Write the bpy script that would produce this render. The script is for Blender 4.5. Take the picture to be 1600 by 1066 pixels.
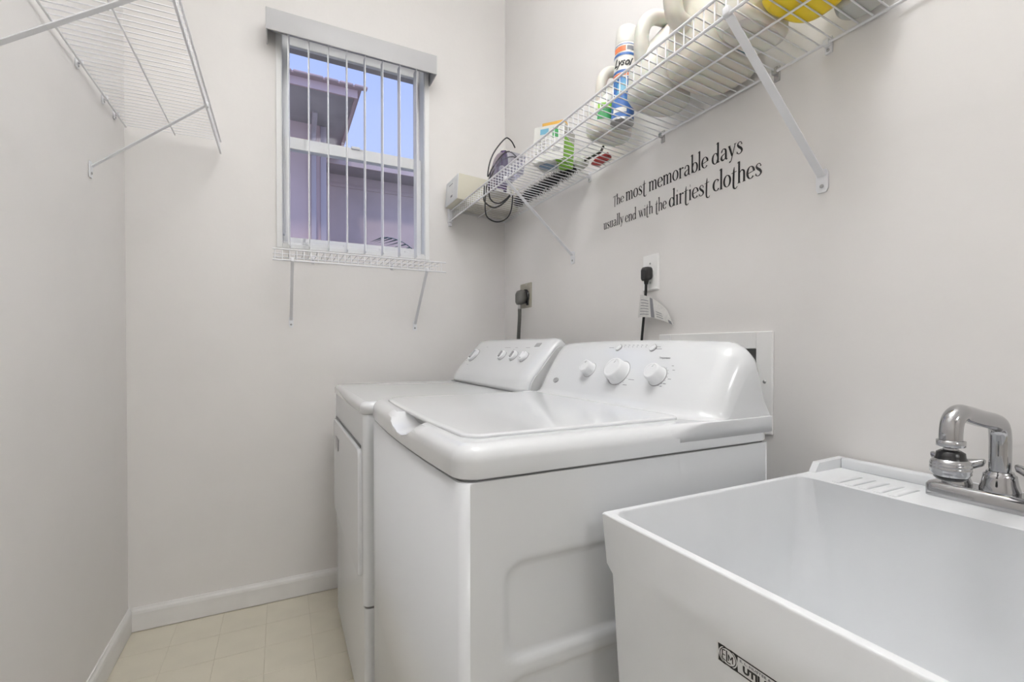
import bpy, bmesh, math, random
from mathutils import Vector, Matrix
random.seed(7)
for o in list(bpy.data.objects): bpy.data.objects.remove(o)
scene = bpy.context.scene
COL = scene.collection
PI = math.pi

# ------------------------------------------------------------------ camera, world, light, exposure
XL, XR, YB, YF, ZC = -.516, 1.0581, 2.1977, -1.15, 3.05     # room: left, right, back, front walls, ceiling
cam_d = bpy.data.cameras.new('camera'); cam = bpy.data.objects.new('camera', cam_d); COL.objects.link(cam)
cam_d.sensor_width = 36; cam_d.lens = 724.17 * 36 / 1600
cam_d.shift_y = 17.25 / 1600; cam_d.clip_start = .01
cam.location = (0, 0, 1.0748)
cam.rotation_euler = (math.radians(90 - .592), 0, math.radians(-26.559))
scene.camera = cam
vs = scene.view_settings
vs.view_transform = 'Standard'; vs.look = 'None'; vs.gamma = 1; vs.exposure = 0.0; vs.use_curve_mapping = False

w = bpy.data.worlds.new('sky'); scene.world = w; w.use_nodes = True
nt = w.node_tree; nt.nodes.clear()
wo = nt.nodes.new('ShaderNodeOutputWorld'); bg = nt.nodes.new('ShaderNodeBackground')
tc = nt.nodes.new('ShaderNodeTexCoord'); sx = nt.nodes.new('ShaderNodeSeparateXYZ'); rp = nt.nodes.new('ShaderNodeValToRGB')
rp.color_ramp.elements[0].position = 0.0; rp.color_ramp.elements[0].color = (.66, .76, 1.0, 1)
rp.color_ramp.elements[1].position = .75; rp.color_ramp.elements[1].color = (.34, .48, 1.0, 1)
nt.links.new(tc.outputs['Generated'], sx.inputs[0]); nt.links.new(sx.outputs['Z'], rp.inputs[0])
nt.links.new(rp.outputs[0], bg.inputs['Color']); bg.inputs['Strength'].default_value = 1.06
nt.links.new(bg.outputs[0], wo.inputs[0])

sun_d = bpy.data.lights.new('sun', 'SUN'); sun = bpy.data.objects.new('sun', sun_d); COL.objects.link(sun)
sun_d.energy = 1.1; sun_d.angle = math.radians(6); sun_d.color = (1, .90, .84)
sun.rotation_euler = (math.radians(38), 0, math.radians(-22)); sun.location = (0, -6, 8)
LAMP, BOWL, FILL_HALL = 170.0, 30.0, 50.0                                                 # emission of the room lamp, its bowl and the added hall fill

# ------------------------------------------------------------------ materials
def pin(b, n, v):
    if n in b.inputs: b.inputs[n].default_value = v
def mat(name, col, rough=.5, metal=0, spec=.5, coat=0, trans=0, bump=0, bscale=40, var=0, vscale=6, col2=None, alpha=1, sss=0, detail=4):
    m = bpy.data.materials.new(name); m.use_nodes = True
    t = m.node_tree; b = t.nodes['Principled BSDF']
    pin(b, 'Base Color', (*col, 1)); pin(b, 'Roughness', rough); pin(b, 'Metallic', metal)
    pin(b, 'Specular IOR Level', spec); pin(b, 'Coat Weight', coat); pin(b, 'Coat Roughness', .05)
    pin(b, 'Transmission Weight', trans); pin(b, 'Alpha', alpha)
    if sss: pin(b, 'Subsurface Weight', sss); pin(b, 'Subsurface Scale', .01)
    tcn = t.nodes.new('ShaderNodeTexCoord')
    if var:
        n = t.nodes.new('ShaderNodeTexNoise'); n.inputs['Scale'].default_value = vscale; n.inputs['Detail'].default_value = detail
        mx = t.nodes.new('ShaderNodeMixRGB'); mx.inputs[1].default_value = (*col, 1)
        c2 = col2 or tuple(c * (1 - var) for c in col); mx.inputs[2].default_value = (*c2, 1)
        r = t.nodes.new('ShaderNodeValToRGB'); r.color_ramp.elements[0].position = .42; r.color_ramp.elements[1].position = .72
        t.links.new(tcn.outputs['Object'], n.inputs['Vector']); t.links.new(n.outputs['Fac'], r.inputs[0])
        t.links.new(r.outputs[0], mx.inputs[0]); t.links.new(mx.outputs[0], b.inputs['Base Color'])
    if bump:
        n2 = t.nodes.new('ShaderNodeTexNoise'); n2.inputs['Scale'].default_value = bscale; n2.inputs['Detail'].default_value = 3
        bp = t.nodes.new('ShaderNodeBump'); bp.inputs['Strength'].default_value = bump; bp.inputs['Distance'].default_value = .002
        t.links.new(tcn.outputs['Object'], n2.inputs['Vector']); t.links.new(n2.outputs['Fac'], bp.inputs['Height'])
        t.links.new(bp.outputs[0], b.inputs['Normal'])
    return m
M = {}
M['wall'] = mat('wall_paint', (.865, .843, .826), .62, spec=.25, bump=.12, bscale=60, var=.03, vscale=3)
M['ceiling'] = mat('ceiling_paint', (.88, .88, .87), .9, spec=.1, bump=.3, bscale=120)
M['trim'] = mat('trim_paint', (.865, .850, .835), .45, bump=.08, bscale=30, var=.05, vscale=9)
M['tile'] = mat('floor_tile', (.72, .67, .555), .38, bump=.1, bscale=25, var=.06, vscale=8)
M['grout'] = mat('floor_joint', (.60, .55, .44), .8)
M['enamel'] = mat('white_enamel', (.755, .768, .785), .16, coat=.5)
M['enamel_side'] = mat('white_enamel_panel', (.765, .778, .797), .26, bump=.03, bscale=200)
M['plastic'] = mat('white_plastic', (.80, .81, .825), .3)
M['plate'] = mat('outlet_plate_plastic', (.94, .935, .925), .35)
M['tub'] = mat('tub_resin', (.815, .828, .845), .42, bump=.04, bscale=150, var=.03, vscale=10)
M['wire'] = mat('vinyl_coated_wire', (.86, .86, .88), .35)
M['strut'] = mat('bracket_white', (.86, .865, .89), .35)
M['blind'] = mat('vane_pvc', (.94, .94, .935), .5)
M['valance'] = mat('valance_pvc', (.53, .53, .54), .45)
M['sash'] = mat('window_frame_white', (.94, .94, .935), .4)
M['chrome'] = mat('chrome', (.46, .46, .47), .07, metal=1)
M['steel'] = mat('dull_steel', (.5, .5, .5), .35, metal=1)
M['black'] = mat('black_rubber', (.012, .012, .013), .45)
M['blackgloss'] = mat('black_plastic', (.015, .015, .016), .25)
M['gray_plug'] = mat('gray_rubber', (.13, .13, .12), .5)
M['seam'] = mat('gap_shade_grey', (.22, .22, .22), .6)  # dark grey stands in for the shade inside narrow gaps
M['beige'] = mat('beige_metal', (.42, .40, .33), .4)
M['ink'] = mat('vinyl_letter_black', (.014, .012, .013), .5)
M['print'] = mat('gray_print', (.22, .22, .24), .5)
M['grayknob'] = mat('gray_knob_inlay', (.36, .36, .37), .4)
M['endcap'] = mat('console_end_plastic', (.66, .66, .66), .4)
M['cream'] = mat('cream_bottle_plastic', (.74, .72, .65), .38, sss=.15)
M['cream2'] = mat('ivory_bottle_plastic', (.72, .69, .60), .38, sss=.15)
M['cream3'] = mat('milky_bottle_plastic', (.70, .69, .63), .35, sss=.15)
M['green_cap'] = mat('dark_green_cap', (.03, .20, .09), .4)
M['green'] = mat('lime_green_card', (.20, .46, .03), .5)
M['green_label'] = mat('green_label_film', (.04, .28, .08), .4)
M['yellow'] = mat('yellow_bottle_plastic', (.86, .64, .02), .35, sss=.1)
M['ghost'] = mat('grey_translucent_bottle', (.52, .53, .50), .3, sss=.1)
M['can_white'] = mat('can_white_print', (.78, .77, .72), .35)
M['can_blue'] = mat('can_blue_print', (.03, .09, .34), .35, var=.5, vscale=60, col2=(.07, .30, .52))
M['blue'] = mat('label_blue', (.05, .14, .40), .4)
M['cyan'] = mat('label_cyan', (.16, .38, .52), .4)
M['red'] = mat('red_packet', (.42, .02, .02), .4)
M['orange'] = mat('orange_print', (.75, .20, .08), .5)
M['amber'] = mat('amber_card', (.72, .42, .08), .5)
M['card'] = mat('white_card', (.66, .655, .62), .6)
M['card2'] = mat('grey_card', (.42, .42, .38), .6)
M['card_blue'] = mat('blue_grey_print', (.22, .32, .44), .6)
M['beigebox'] = mat('beige_carton', (.62, .59, .49), .6)
M['boxwhite'] = mat('white_carton', (.74, .75, .76), .45)
M['purple'] = mat('iron_purple_plastic', (.055, .030, .085), .25)
M['mauve'] = mat('iron_mauve_plastic', (.22, .18, .21), .3)
M['ironcream'] = mat('iron_cream_plastic', (.68, .66, .60), .35)
M['ironsteel'] = mat('iron_soleplate_steel', (.55, .55, .56), .25, metal=1)
M['brist'] = mat('duster_bristle_black', (.010, .010, .012), .7)
M['ferrule'] = mat('pale_ferrule', (.52, .52, .47), .4)
M['paper'] = mat('paper_tag', (.70, .69, .67), .7, var=.12, vscale=120)
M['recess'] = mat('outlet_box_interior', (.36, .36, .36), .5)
M['hose'] = mat('dark_hose', (.10, .10, .10), .5)
M['label'] = mat('sticker_white', (.78, .78, .78), .3)
M['stucco'] = mat('pink_stucco', (.80, .62, .60), .9, bump=.6, bscale=30, var=.12, vscale=2)
M['stucco2'] = mat('mauve_stucco', (.72, .60, .58), .9, bump=.6, bscale=30, var=.15, vscale=2)
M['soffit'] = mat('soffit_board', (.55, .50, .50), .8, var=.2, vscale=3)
M['fascia'] = mat('fascia_board', (.72, .55, .55), .7)
M['shingle'] = mat('roof_tile', (.62, .47, .47), .8)
M['outtrim'] = mat('downspout_paint', (.60, .52, .54), .6)
M['palm'] = mat('palm_green', (.05, .11, .10), .5)
M['ground'] = mat('yard_grass', (.16, .20, .09), .9, var=.4, vscale=5)
M['door'] = mat('door_paint', (.78, .78, .77), .4)
# clear pane: thin glass
def thin_glass(name, tint=(1, 1, 1), gl=.06):
    m = bpy.data.materials.new(name); m.use_nodes = True; t = m.node_tree; t.nodes.clear()
    o = t.nodes.new('ShaderNodeOutputMaterial'); mx = t.nodes.new('ShaderNodeMixShader')
    tr = t.nodes.new('ShaderNodeBsdfTransparent'); g = t.nodes.new('ShaderNodeBsdfGlossy')
    tr.inputs[0].default_value = (*tint, 1); g.inputs['Roughness'].default_value = .03; mx.inputs[0].default_value = gl
    t.links.new(tr.outputs[0], mx.inputs[1]); t.links.new(g.outputs[0], mx.inputs[2]); t.links.new(mx.outputs[0], o.inputs[0])
    return m
M['glass'] = thin_glass('window_glass', (.98, .98, 1.0), .003)
M['clear'] = thin_glass('clear_plastic', (.86, .86, .93), .14)
def emit(name, col, s):
    m = bpy.data.materials.new(name); m.use_nodes = True; t = m.node_tree; t.nodes.clear()
    o = t.nodes.new('ShaderNodeOutputMaterial'); e = t.nodes.new('ShaderNodeEmission')
    e.inputs[0].default_value = (*col, 1); e.inputs[1].default_value = s; t.links.new(e.outputs[0], o.inputs[0])
    return m
M['lamp'] = emit('lamp_diffuser', (1, 1, 1), LAMP)
M['fill_hall'] = emit('hall_fill_diffuser', (1, 1, 1), FILL_HALL)
M['bowl'] = emit('lamp_bowl_glass', (1, 1, 1), BOWL); M['fill_bowl_hall'] = emit('hall_fill_bowl_glass', (1, 1, 1), FILL_HALL * .4)

# ------------------------------------------------------------------ mesh helpers
class MB:
    """collects geometry in world coordinates; build() links ONE mesh object"""
    def __init__(s): s.v = []; s.f = []; s.mi = []; s.sm = []; s.cur = 0
    def add(s, vs, fs, smooth=False):
        n = len(s.v); s.v += [tuple(v) for v in vs]
        for f in fs: s.f.append([i + n for i in f]); s.mi.append(s.cur); s.sm.append(smooth)
        return s
    def box(s, x0, x1, y0, y1, z0, z1):
        v = [(x, y, z) for z in (z0, z1) for y in (y0, y1) for x in (x0, x1)]
        return s.add(v, [(0, 2, 3, 1), (4, 5, 7, 6), (0, 1, 5, 4), (2, 6, 7, 3), (0, 4, 6, 2), (1, 3, 7, 5)])
    def rbox(s, x0, x1, y0, y1, z0, z1, r=.003, seg=2, smooth=True):
        bm = bmesh.new(); bmesh.ops.create_cube(bm, size=1)
        for v in bm.verts: v.co = Vector(((x0 + x1) / 2 + v.co.x * (x1 - x0), (y0 + y1) / 2 + v.co.y * (y1 - y0), (z0 + z1) / 2 + v.co.z * (z1 - z0)))
        if r: bmesh.ops.bevel(bm, geom=bm.edges[:], offset=r, segments=seg, affect='EDGES', profile=.5)
        return s.bm(bm, smooth)
    def bm(s, bm, smooth=False):
        bm.verts.index_update(); s.add([v.co[:] for v in bm.verts], [[v.index for v in f.verts] for f in bm.faces], smooth); bm.free(); return s
    def loft(s, rings, caps=True, smooth=True, closed=True, skip=()):
        n = len(rings[0]); v = [p for r in rings for p in r]; f = []
        for i in range(len(rings) - 1):
            for j in range(n if closed else n - 1):
                if j in skip: continue
                k = (j + 1) % n; f.append((i * n + j, i * n + k, (i + 1) * n + k, (i + 1) * n + j))
        s.add(v, f, smooth)
        if caps:
            s.add(rings[0], [list(range(n))[::-1]]); s.add(rings[-1], [list(range(n))])
        return s
    def tube(s, pts, r, n=8, caps=True, smooth=True, close=False):
        pts = [Vector(p) for p in pts]; m = len(pts); rings = []; up = None
        for i, p in enumerate(pts):
            if close: t = pts[(i + 1) % m] - pts[i - 1]
            else: t = pts[min(i + 1, m - 1)] - pts[max(i - 1, 0)]
            t.normalize()
            if up is None:
                up = Vector((0, 0, 1)) if abs(t.z) < .9 else Vector((1, 0, 0))
            a = t.cross(up).normalized(); b = a.cross(t).normalized(); up = b
            rr = r[i] if isinstance(r, (list, tuple)) else r
            rings.append([p + (a * math.cos(2 * PI * k / n) + b * math.sin(2 * PI * k / n)) * rr for k in range(n)])
        if close: rings.append(rings[0]); caps = False
        return s.loft(rings, caps, smooth)
    def lathe(s, prof, base, axis=(0, 0, 1), n=24, smooth=True, caps=True):
        """prof: (radius, distance along axis)"""
        ax = Vector(axis).normalized(); a = ax.orthogonal().normalized(); b = ax.cross(a); base = Vector(base)
        return s.loft([[base + ax * h + (a * math.cos(2 * PI * k / n) + b * math.sin(2 * PI * k / n)) * max(r, 1e-4) for k in range(n)] for r, h in prof], caps, smooth)
    def prism(s, poly, d, smooth=False):
        """poly: list of 3D points, extruded by vector d"""
        d = Vector(d); return s.loft([[Vector(p) for p in poly], [Vector(p) + d for p in poly]], True, smooth)
    def build(s, name, mats, parent=None, root=None, bevel=0, weld=False):
        v = [Vector(p) for p in s.v]
        lo = Vector([min(p[i] for p in v) for i in range(3)]); hi = Vector([max(p[i] for p in v) for i in range(3)])
        c = (lo + hi) / 2
        me = bpy.data.meshes.new(name); me.from_pydata([p - c for p in v], [], s.f); me.validate()
        mats = mats if isinstance(mats, (list, tuple)) else [mats]
        for m in mats: me.materials.append(M[m] if isinstance(m, str) else m)
        if len(me.polygons) == len(s.f):
            for p, i, sm in zip(me.polygons, s.mi, s.sm): p.material_index = i; p.use_smooth = sm
        bm = bmesh.new(); bm.from_mesh(me)
        if weld: bmesh.ops.remove_doubles(bm, verts=bm.verts, dist=1e-5)
        bmesh.ops.recalc_face_normals(bm, faces=bm.faces); bm.to_mesh(me); bm.free()
        o = bpy.data.objects.new(name, me); COL.objects.link(o)
        if bevel:
            b = o.modifiers.new('bevel', 'BEVEL'); b.width = bevel; b.segments = 2; b.limit_method = 'ANGLE'
        if parent is not None:
            o.parent = parent; c = c - wloc(parent)
        o.location = c
        return o
def wloc(o):
    l = Vector(o.location)
    while o.parent: o = o.parent; l += Vector(o.location)
    return l
def thing(name, label, cat, loc, group=None):
    o = bpy.data.objects.new(name, None); COL.objects.link(o); o.location = loc; o.empty_display_size = .05
    return tag(o, label, cat, group)
def tag(o, label, cat, group=None):
    o['label'] = label; o['category'] = cat
    if group: o['group'] = group
    return o
def struct(o, label=None):
    o['kind'] = 'structure'
    if label: o['label'] = label
    return o
def copy_at(o, d, parent=None):
    c = o.copy(); COL.objects.link(c); c.location = Vector(o.location) + Vector(d)
    if parent is not None: c.parent = parent
    return c
def rrect(x0, x1, y0, y1, r, n=6, bow=0):
    """counter-clockwise rounded rectangle; bow swells the x0 side"""
    pts = []; yc = (y0 + y1) / 2; hy = (y1 - y0) / 2
    for cx, cy, a0 in ((x1 - r, y1 - r, 0), (x0 + r, y1 - r, 90), (x0 + r, y0 + r, 180), (x1 - r, y0 + r, 270)):
        for k in range(n + 1):
            a = math.radians(a0 + 90 * k / n); pts.append((cx + r * math.cos(a), cy + r * math.sin(a)))
    if bow:                                              # subdivide the x0 side so that it can swell
        i = 2 * (n + 1) - 1; a, b = pts[i], pts[i + 1]
        pts[i + 1:i + 1] = [(a[0], a[1] + (b[1] - a[1]) * k / 12) for k in range(1, 12)]
        pts = [(x - bow * max(0, 1 - ((y - yc) / hy) ** 2) * max(0, 1 - (x - x0) / (x1 - x0)) ** 3, y) for x, y in pts]
    return pts
def cat(pts, n=6, close=False):
    """Catmull-Rom through 2D/3D points"""
    P = [Vector(p) for p in pts]; out = []; m = len(P)
    for i in range(m if close else m - 1):
        if close: a, b, c, d = P[i - 1], P[i], P[(i + 1) % m], P[(i + 2) % m]
        else: a, b, c, d = P[max(i - 1, 0)], P[i], P[i + 1], P[min(i + 2, m - 1)]
        for k in range(n):
            t = k / n; out.append(.5 * (2 * b + (c - a) * t + (2 * a - 5 * b + 4 * c - d) * t * t + (3 * b - a - 3 * c + d) * t ** 3))
    if not close: out.append(P[-1])
    return out
def boolean(o, cutter):
    m = o.modifiers.new('cut', 'BOOLEAN'); m.operation = 'DIFFERENCE'; m.object = cutter; m.solver = 'EXACT'
    bpy.context.view_layer.update()
    dg = bpy.context.evaluated_depsgraph_get(); me = bpy.data.meshes.new_from_object(o.evaluated_get(dg))
    o.modifiers.clear(); o.data = me
    bpy.data.objects.remove(cutter)
def text_mesh(body, size, shear=0, extrude=.0002, bold=0):
    """outline of a built-in-font string as vertices/faces in its own plane"""
    cu = bpy.data.curves.new('t', 'FONT'); cu.body = body; cu.size = size; cu.shear = shear; cu.extrude = extrude; cu.offset = bold
    cu.resolution_u = 3
    o = bpy.data.objects.new('t', cu); COL.objects.link(o); bpy.context.view_layer.update()
    me = bpy.data.meshes.new_from_object(o.evaluated_get(bpy.context.evaluated_depsgraph_get()))
    v = [tuple(x.co) for x in me.vertices]; f = [list(p.vertices) for p in me.polygons]
    bpy.data.objects.remove(o); bpy.data.curves.remove(cu); bpy.data.meshes.remove(me)
    return v, f
def place_text(mb, body, size, origin, u, vdir, bold=0, shear=0, width=None):
    v, f = text_mesh(body, size, shear, .0002, bold); u = Vector(u).normalized(); vd = Vector(vdir).normalized(); n = u.cross(vd)
    if not v: return
    x0 = min(p[0] for p in v); x1 = max(p[0] for p in v); k = width / (x1 - x0) if width else 1
    mb.add([Vector(origin) + u * (p[0] - x0) * k + vd * p[1] + n * p[2] for p in v], f)

# ------------------------------------------------------------------ room shell
def wall_with_hole(name, axis, at, a0, a1, z0, z1, hole, thick, material):
    """vertical wall; axis 'x': plane x=at spanning y, axis 'y': plane y=at spanning x; body lies behind (+thick)"""
    mb = MB(); h0, h1, k0, k1 = hole
    for p, q, r, s_ in ((a0, h0, z0, z1), (h1, a1, z0, z1), (h0, h1, z0, k0), (h0, h1, k1, z1)):
        if axis == 'x': mb.box(at, at + thick, p, q, r, s_)
        else: mb.box(p, q, at, at + thick, r, s_)
    return struct(mb.build(name, material))
WX0, WX1, WZ0, WZ1 = -.004, .640, 1.502, 2.476                # window opening
HY0, HY1, HZ0, HZ1 = .752, 1.04, .90, 1.074                   # opening of the laundry outlet box
wall_with_hole('wall_back', 'y', YB, XL - .12, XR + .12, 0, ZC, (WX0, WX1, WZ0, WZ1), .14, 'wall')
wall_with_hole('wall_right', 'x', XR, YF, YB, 0, ZC, (HY0, HY1, HZ0, HZ1), .12, 'wall')
struct(MB().box(XL - .12, XL, YF, YB, 0, ZC).build('wall_left', 'wall'))
wall_with_hole('wall_front', 'y', YF - .12, XL - .12, XR + .12, 0, ZC, (-.44, .98, .0, 2.42), .12, 'wall')
struct(MB().box(XL - .12, XR + .12, YF - .12, YB + .14, ZC, ZC + .1).build('ceiling', 'ceiling'))
# unseen wide opening and hall, added behind the camera as soft fill
mb = MB()
for x0, x1, z0, z1 in ((-.51, -.44, 0, 2.49), (.98, 1.05, 0, 2.49), (-.44, .98, 2.42, 2.49)): mb.box(x0, x1, YF, YF + .015, z0, z1)
struct(mb.build('trim_1', 'trim', bevel=.003))
HX0, HX1, HY_ = -1.6, 2.2, -3.4
mb = MB(); mb.box(HX0 - .1, HX0, HY_, YF - .12, 0, ZC); struct(mb.build('wall_fill_hall_left', 'wall'))
mb = MB(); mb.box(HX1, HX1 + .1, HY_, YF - .12, 0, ZC); struct(mb.build('wall_fill_hall_right', 'wall'))
mb = MB(); mb.box(HX0 - .1, HX1 + .1, HY_ - .1, HY_, 0, ZC); struct(mb.build('wall_fill_hall_end', 'wall'))
mb = MB(); mb.box(HX0 - .1, XL - .12, YF - .12, YF, 0, ZC); mb.box(XR + .12, HX1 + .1, YF - .12, YF, 0, ZC); struct(mb.build('wall_fill_hall_near', 'wall'))
struct(MB().box(HX0 - .1, HX1 + .1, HY_ - .1, YF - .12, -.06, 0).build('floor_fill_hall', 'tile'))
struct(MB().box(HX0 - .1, HX1 + .1, HY_ - .1, YF - .12, ZC, ZC + .1).build('ceiling_fill_hall', 'ceiling'))
# floor: vinyl tiles of 6 inches laid in a straight grid, joints recessed
fl = struct(MB().box(XL - .12, XR + .12, YF - .12, YB + .14, -.06, -.0012).build('floor', 'grout'))
T = .1545; tx, ty = .101, 2.028; g = .0011; tcache = {}
i0 = math.floor((XL - tx) / T); i1 = math.ceil((XR - tx) / T); j0 = math.floor((YF - ty) / T); j1 = math.ceil((YB - ty) / T)
for i in range(i0, i1):
    for j in range(j0, j1):
        x0 = max(tx + i * T, XL); x1 = min(tx + (i + 1) * T, XR); y0 = max(ty + j * T, YF); y1 = min(ty + (j + 1) * T, YB)
        if x1 - x0 < .01 or y1 - y0 < .01: continue
        key = (round(x1 - x0, 4), round(y1 - y0, 4)); c = Vector(((x0 + x1) / 2, (y0 + y1) / 2, -.0009))
        if key not in tcache:
            tcache[key] = MB().rbox(x0 + g / 2, x1 - g / 2, y0 + g / 2, y1 - g / 2, -.0018, 0, .0005, 1, False).build('floor_tile', 'tile', fl)
        else:
            o = tcache[key].copy(); COL.objects.link(o); o.location = c - wloc(fl); o.parent = fl
# baseboards
def baseboard(name, p0, p1, nrm):
    p0 = Vector(p0); p1 = Vector(p1); n = Vector(nrm)
    prof = [(0, .0025), (.012, .0025), (.012, .068), (.010, .078), (.006, .084), (.004, .09), (0, .09)]
    mb = MB(); mb.prism([p0 + n * a + Vector((0, 0, b)) for a, b in prof], p1 - p0)
    struct(mb.build(name, 'trim'))
baseboard('baseboard_back', (XL + .012, YB, 0), (XR - .012, YB, 0), (0, -1, 0))
baseboard('baseboard_left', (XL, YF, 0), (XL, YB, 0), (1, 0, 0))
baseboard('baseboard_right', (XR, YF, 0), (XR, YB, 0), (-1, 0, 0))

# ------------------------------------------------------------------ window
win = bpy.data.objects.new('window_1', None); COL.objects.link(win); win.location = (.318, YB, WZ0); struct(win, 'white single-hung window in the back wall')
def frame_rect(x0, x1, z0, z1, y0, y1, wl, wr, wt, wb):
    mb = MB()
    mb.box(x0, x0 + wl, y0, y1, z0, z1); mb.box(x1 - wr, x1, y0, y1, z0, z1)
    mb.box(x0 + wl, x1 - wr, y0, y1, z1 - wt, z1); mb.box(x0 + wl, x1 - wr, y0, y1, z0, z0 + wb); return mb
frame_rect(WX0 - .008, WX1 + .008, WZ0 - .006, WZ1 + .008, YB - .008, YB - .0005, .022, .022, .022, .020).build('window_flange', 'sash', win, bevel=.002)
frame_rect(WX0 + .0005, WX1 - .0005, WZ0 + .0005, WZ1 - .0005, YB, YB + .13, .016, .016, .02, .022).build('window_frame', 'sash', win, bevel=.002)
up = frame_rect(.013, .623, 1.948, 2.460, YB + .078, YB + .100, .022, .026, .054, .034).build('upper_sash', 'sash', win, bevel=.0015)
MB().box(.035, .597, YB + .087, YB + .090, 1.982, 2.406).build('pane', 'glass', up)
lo = frame_rect(.013, .623, 1.525, 1.992, YB + .046, YB + .072, .024, .030, .050, .030).build('lower_sash', 'sash', win, bevel=.0015)
MB().box(.037, .593, YB + .057, YB + .060, 1.555, 1.942).build('pane', 'glass', lo)
MB().rbox(.295, .335, YB + .036, YB + .046, 1.985, 1.997, .003).build('sash_lock', 'sash', lo)
for x in (.10, .26, .42, .54): MB().rbox(x, x + .022, YB + .040, YB + .0465, 1.532, 1.541, .001).build('weep_cover', 'sash', lo)
MB().rbox(.0125, .020, YB + .02, YB + .06, 1.56, 2.0, .002).build('balance_track', 'sash', win)

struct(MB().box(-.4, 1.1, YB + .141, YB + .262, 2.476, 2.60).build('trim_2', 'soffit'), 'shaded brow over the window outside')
# vertical blind: valance and hanging vanes turned open
bl = thing('vertical_blind', 'white vertical blind turned open in front of the window, under a valance', 'blind', (.303, YB - .06, 2.34))
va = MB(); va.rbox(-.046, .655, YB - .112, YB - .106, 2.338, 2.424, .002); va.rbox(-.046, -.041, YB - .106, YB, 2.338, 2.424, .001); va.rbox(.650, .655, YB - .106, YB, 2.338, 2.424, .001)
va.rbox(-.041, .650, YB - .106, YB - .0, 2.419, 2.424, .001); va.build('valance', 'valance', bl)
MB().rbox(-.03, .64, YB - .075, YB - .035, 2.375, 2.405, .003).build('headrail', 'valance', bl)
first = None
for k in range(8):
    x = .035 + k * .0762
    if first is None:
        mb = MB(); ring = []
        n = 8; hw = .038; t = .0011
        prof = []
        for q in range(n + 1):
            s = -1 + 2 * q / n; prof.append((s * hw, .004 * (1 - s * s)))
        sec = [(a, b + t) for a, b in prof] + [(a, b - t) for a, b in prof[::-1]]
        th = math.radians(4)
        def tp(a, b, z): return (x + b * math.cos(th) + a * math.sin(th), YB - .052 + a * math.cos(th) - b * math.sin(th), z)
        mb.loft([[tp(a, b, z) for a, b in sec] for z in (1.496, 2.372)], True, False)
        first = mb.build('vane', 'blind', bl); x_first = x
    else: copy_at(first, (x - x_first, 0, 0), bl)

# ------------------------------------------------------------------ wire shelves
RR, RW = .0032, .0017
def deck_wire(mb, back, front, drop, axis):
    """one cross wire: from back rail along the deck, bent down over the front rail"""
    b = Vector(back); f = Vector(front)
    mb.tube([b, f, f + Vector((0, 0, -drop))], RW, 5, True, True); return mb
def strap(mb, a, b, wdir, wid, t):
    """flat strut between a and b with a ridge"""
    a = Vector(a); b = Vector(b); w_ = Vector(wdir).normalized(); d = (b - a).normalized(); n = w_.cross(d).normalized()
    sec = [(-wid / 2, 0), (-wid / 2, t), (-wid * .22, t), (0, t * 2.6), (wid * .22, t), (wid / 2, t), (wid / 2, 0)]
    mb.loft([[p + w_ * u + n * v for u, v in sec] for p in (a, b)], True, False); return mb
def bracket(root, top, foot, wall_n, wid, tab):
    """diagonal support: strut from the front rail to a screwed foot on the wall"""
    top = Vector(top); foot = Vector(foot); n = Vector(wall_n); w_ = Vector((0, 0, 1)).cross(n)
    mb = MB(); f2 = foot + n * .006
    strap(mb, top, f2, w_, wid, .0022)
    mb.loft([[f2 + w_ * (wid * .75) * u + n * -.005 + Vector((0, 0, v)) for u, v in ((-1, .008), (-1, -tab + .008), (-.7, -tab), (.7, -tab), (1, -tab + .008), (1, .008), (.6, .016), (-.6, .016))],
             [f2 + w_ * (wid * .75) * u + n * -.002 + Vector((0, 0, v)) for u, v in ((-1, .008), (-1, -tab + .008), (-.7, -tab), (.7, -tab), (1, -tab + .008), (1, .008), (.6, .016), (-.6, .016))]], True, False)
    mb.rbox(top.x - .007, top.x + .007, top.y - .007, top.y + .007, top.z - .005, top.z + .012, .003)
    o = mb.build('support_bracket', 'strut', root)
    MB().lathe([(.0042, 0), (.0042, .0015), (.002, .0028)], foot + n * .0039 + Vector((0, 0, -tab * .6)), n, 12).build('screw', 'steel', o)
    return o
def clip(root, p, n, dark=False):
    """small saddle clip holding the back rail to the wall"""
    p = Vector(p); n = Vector(n); w_ = Vector((0, 0, 1)).cross(n); mb = MB()
    c0 = p + n * .003
    e = [abs(n.x) * .003 + abs(w_.x) * .007, abs(n.y) * .003 + abs(w_.y) * .007]
    mb.rbox(c0.x - e[0], c0.x + e[0], c0.y - e[1], c0.y + e[1], p.z - .020, p.z + .016, .002)
    c1 = p + n * .011; e = [abs(n.x) * .006 + abs(w_.x) * .006, abs(n.y) * .006 + abs(w_.y) * .006]
    mb.rbox(c1.x - e[0], c1.x + e[0], c1.y - e[1], c1.y + e[1], p.z - .006, p.z + .007, .002)
    o = mb.build('wall_clip', 'steel' if dark else 'strut', root)
    MB().lathe([(.0035, 0), (.0035, .0015), (.0015, .0025)], p + n * .006 + Vector((0, 0, -.013)), n, 10).build('screw', 'steel', o)
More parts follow.
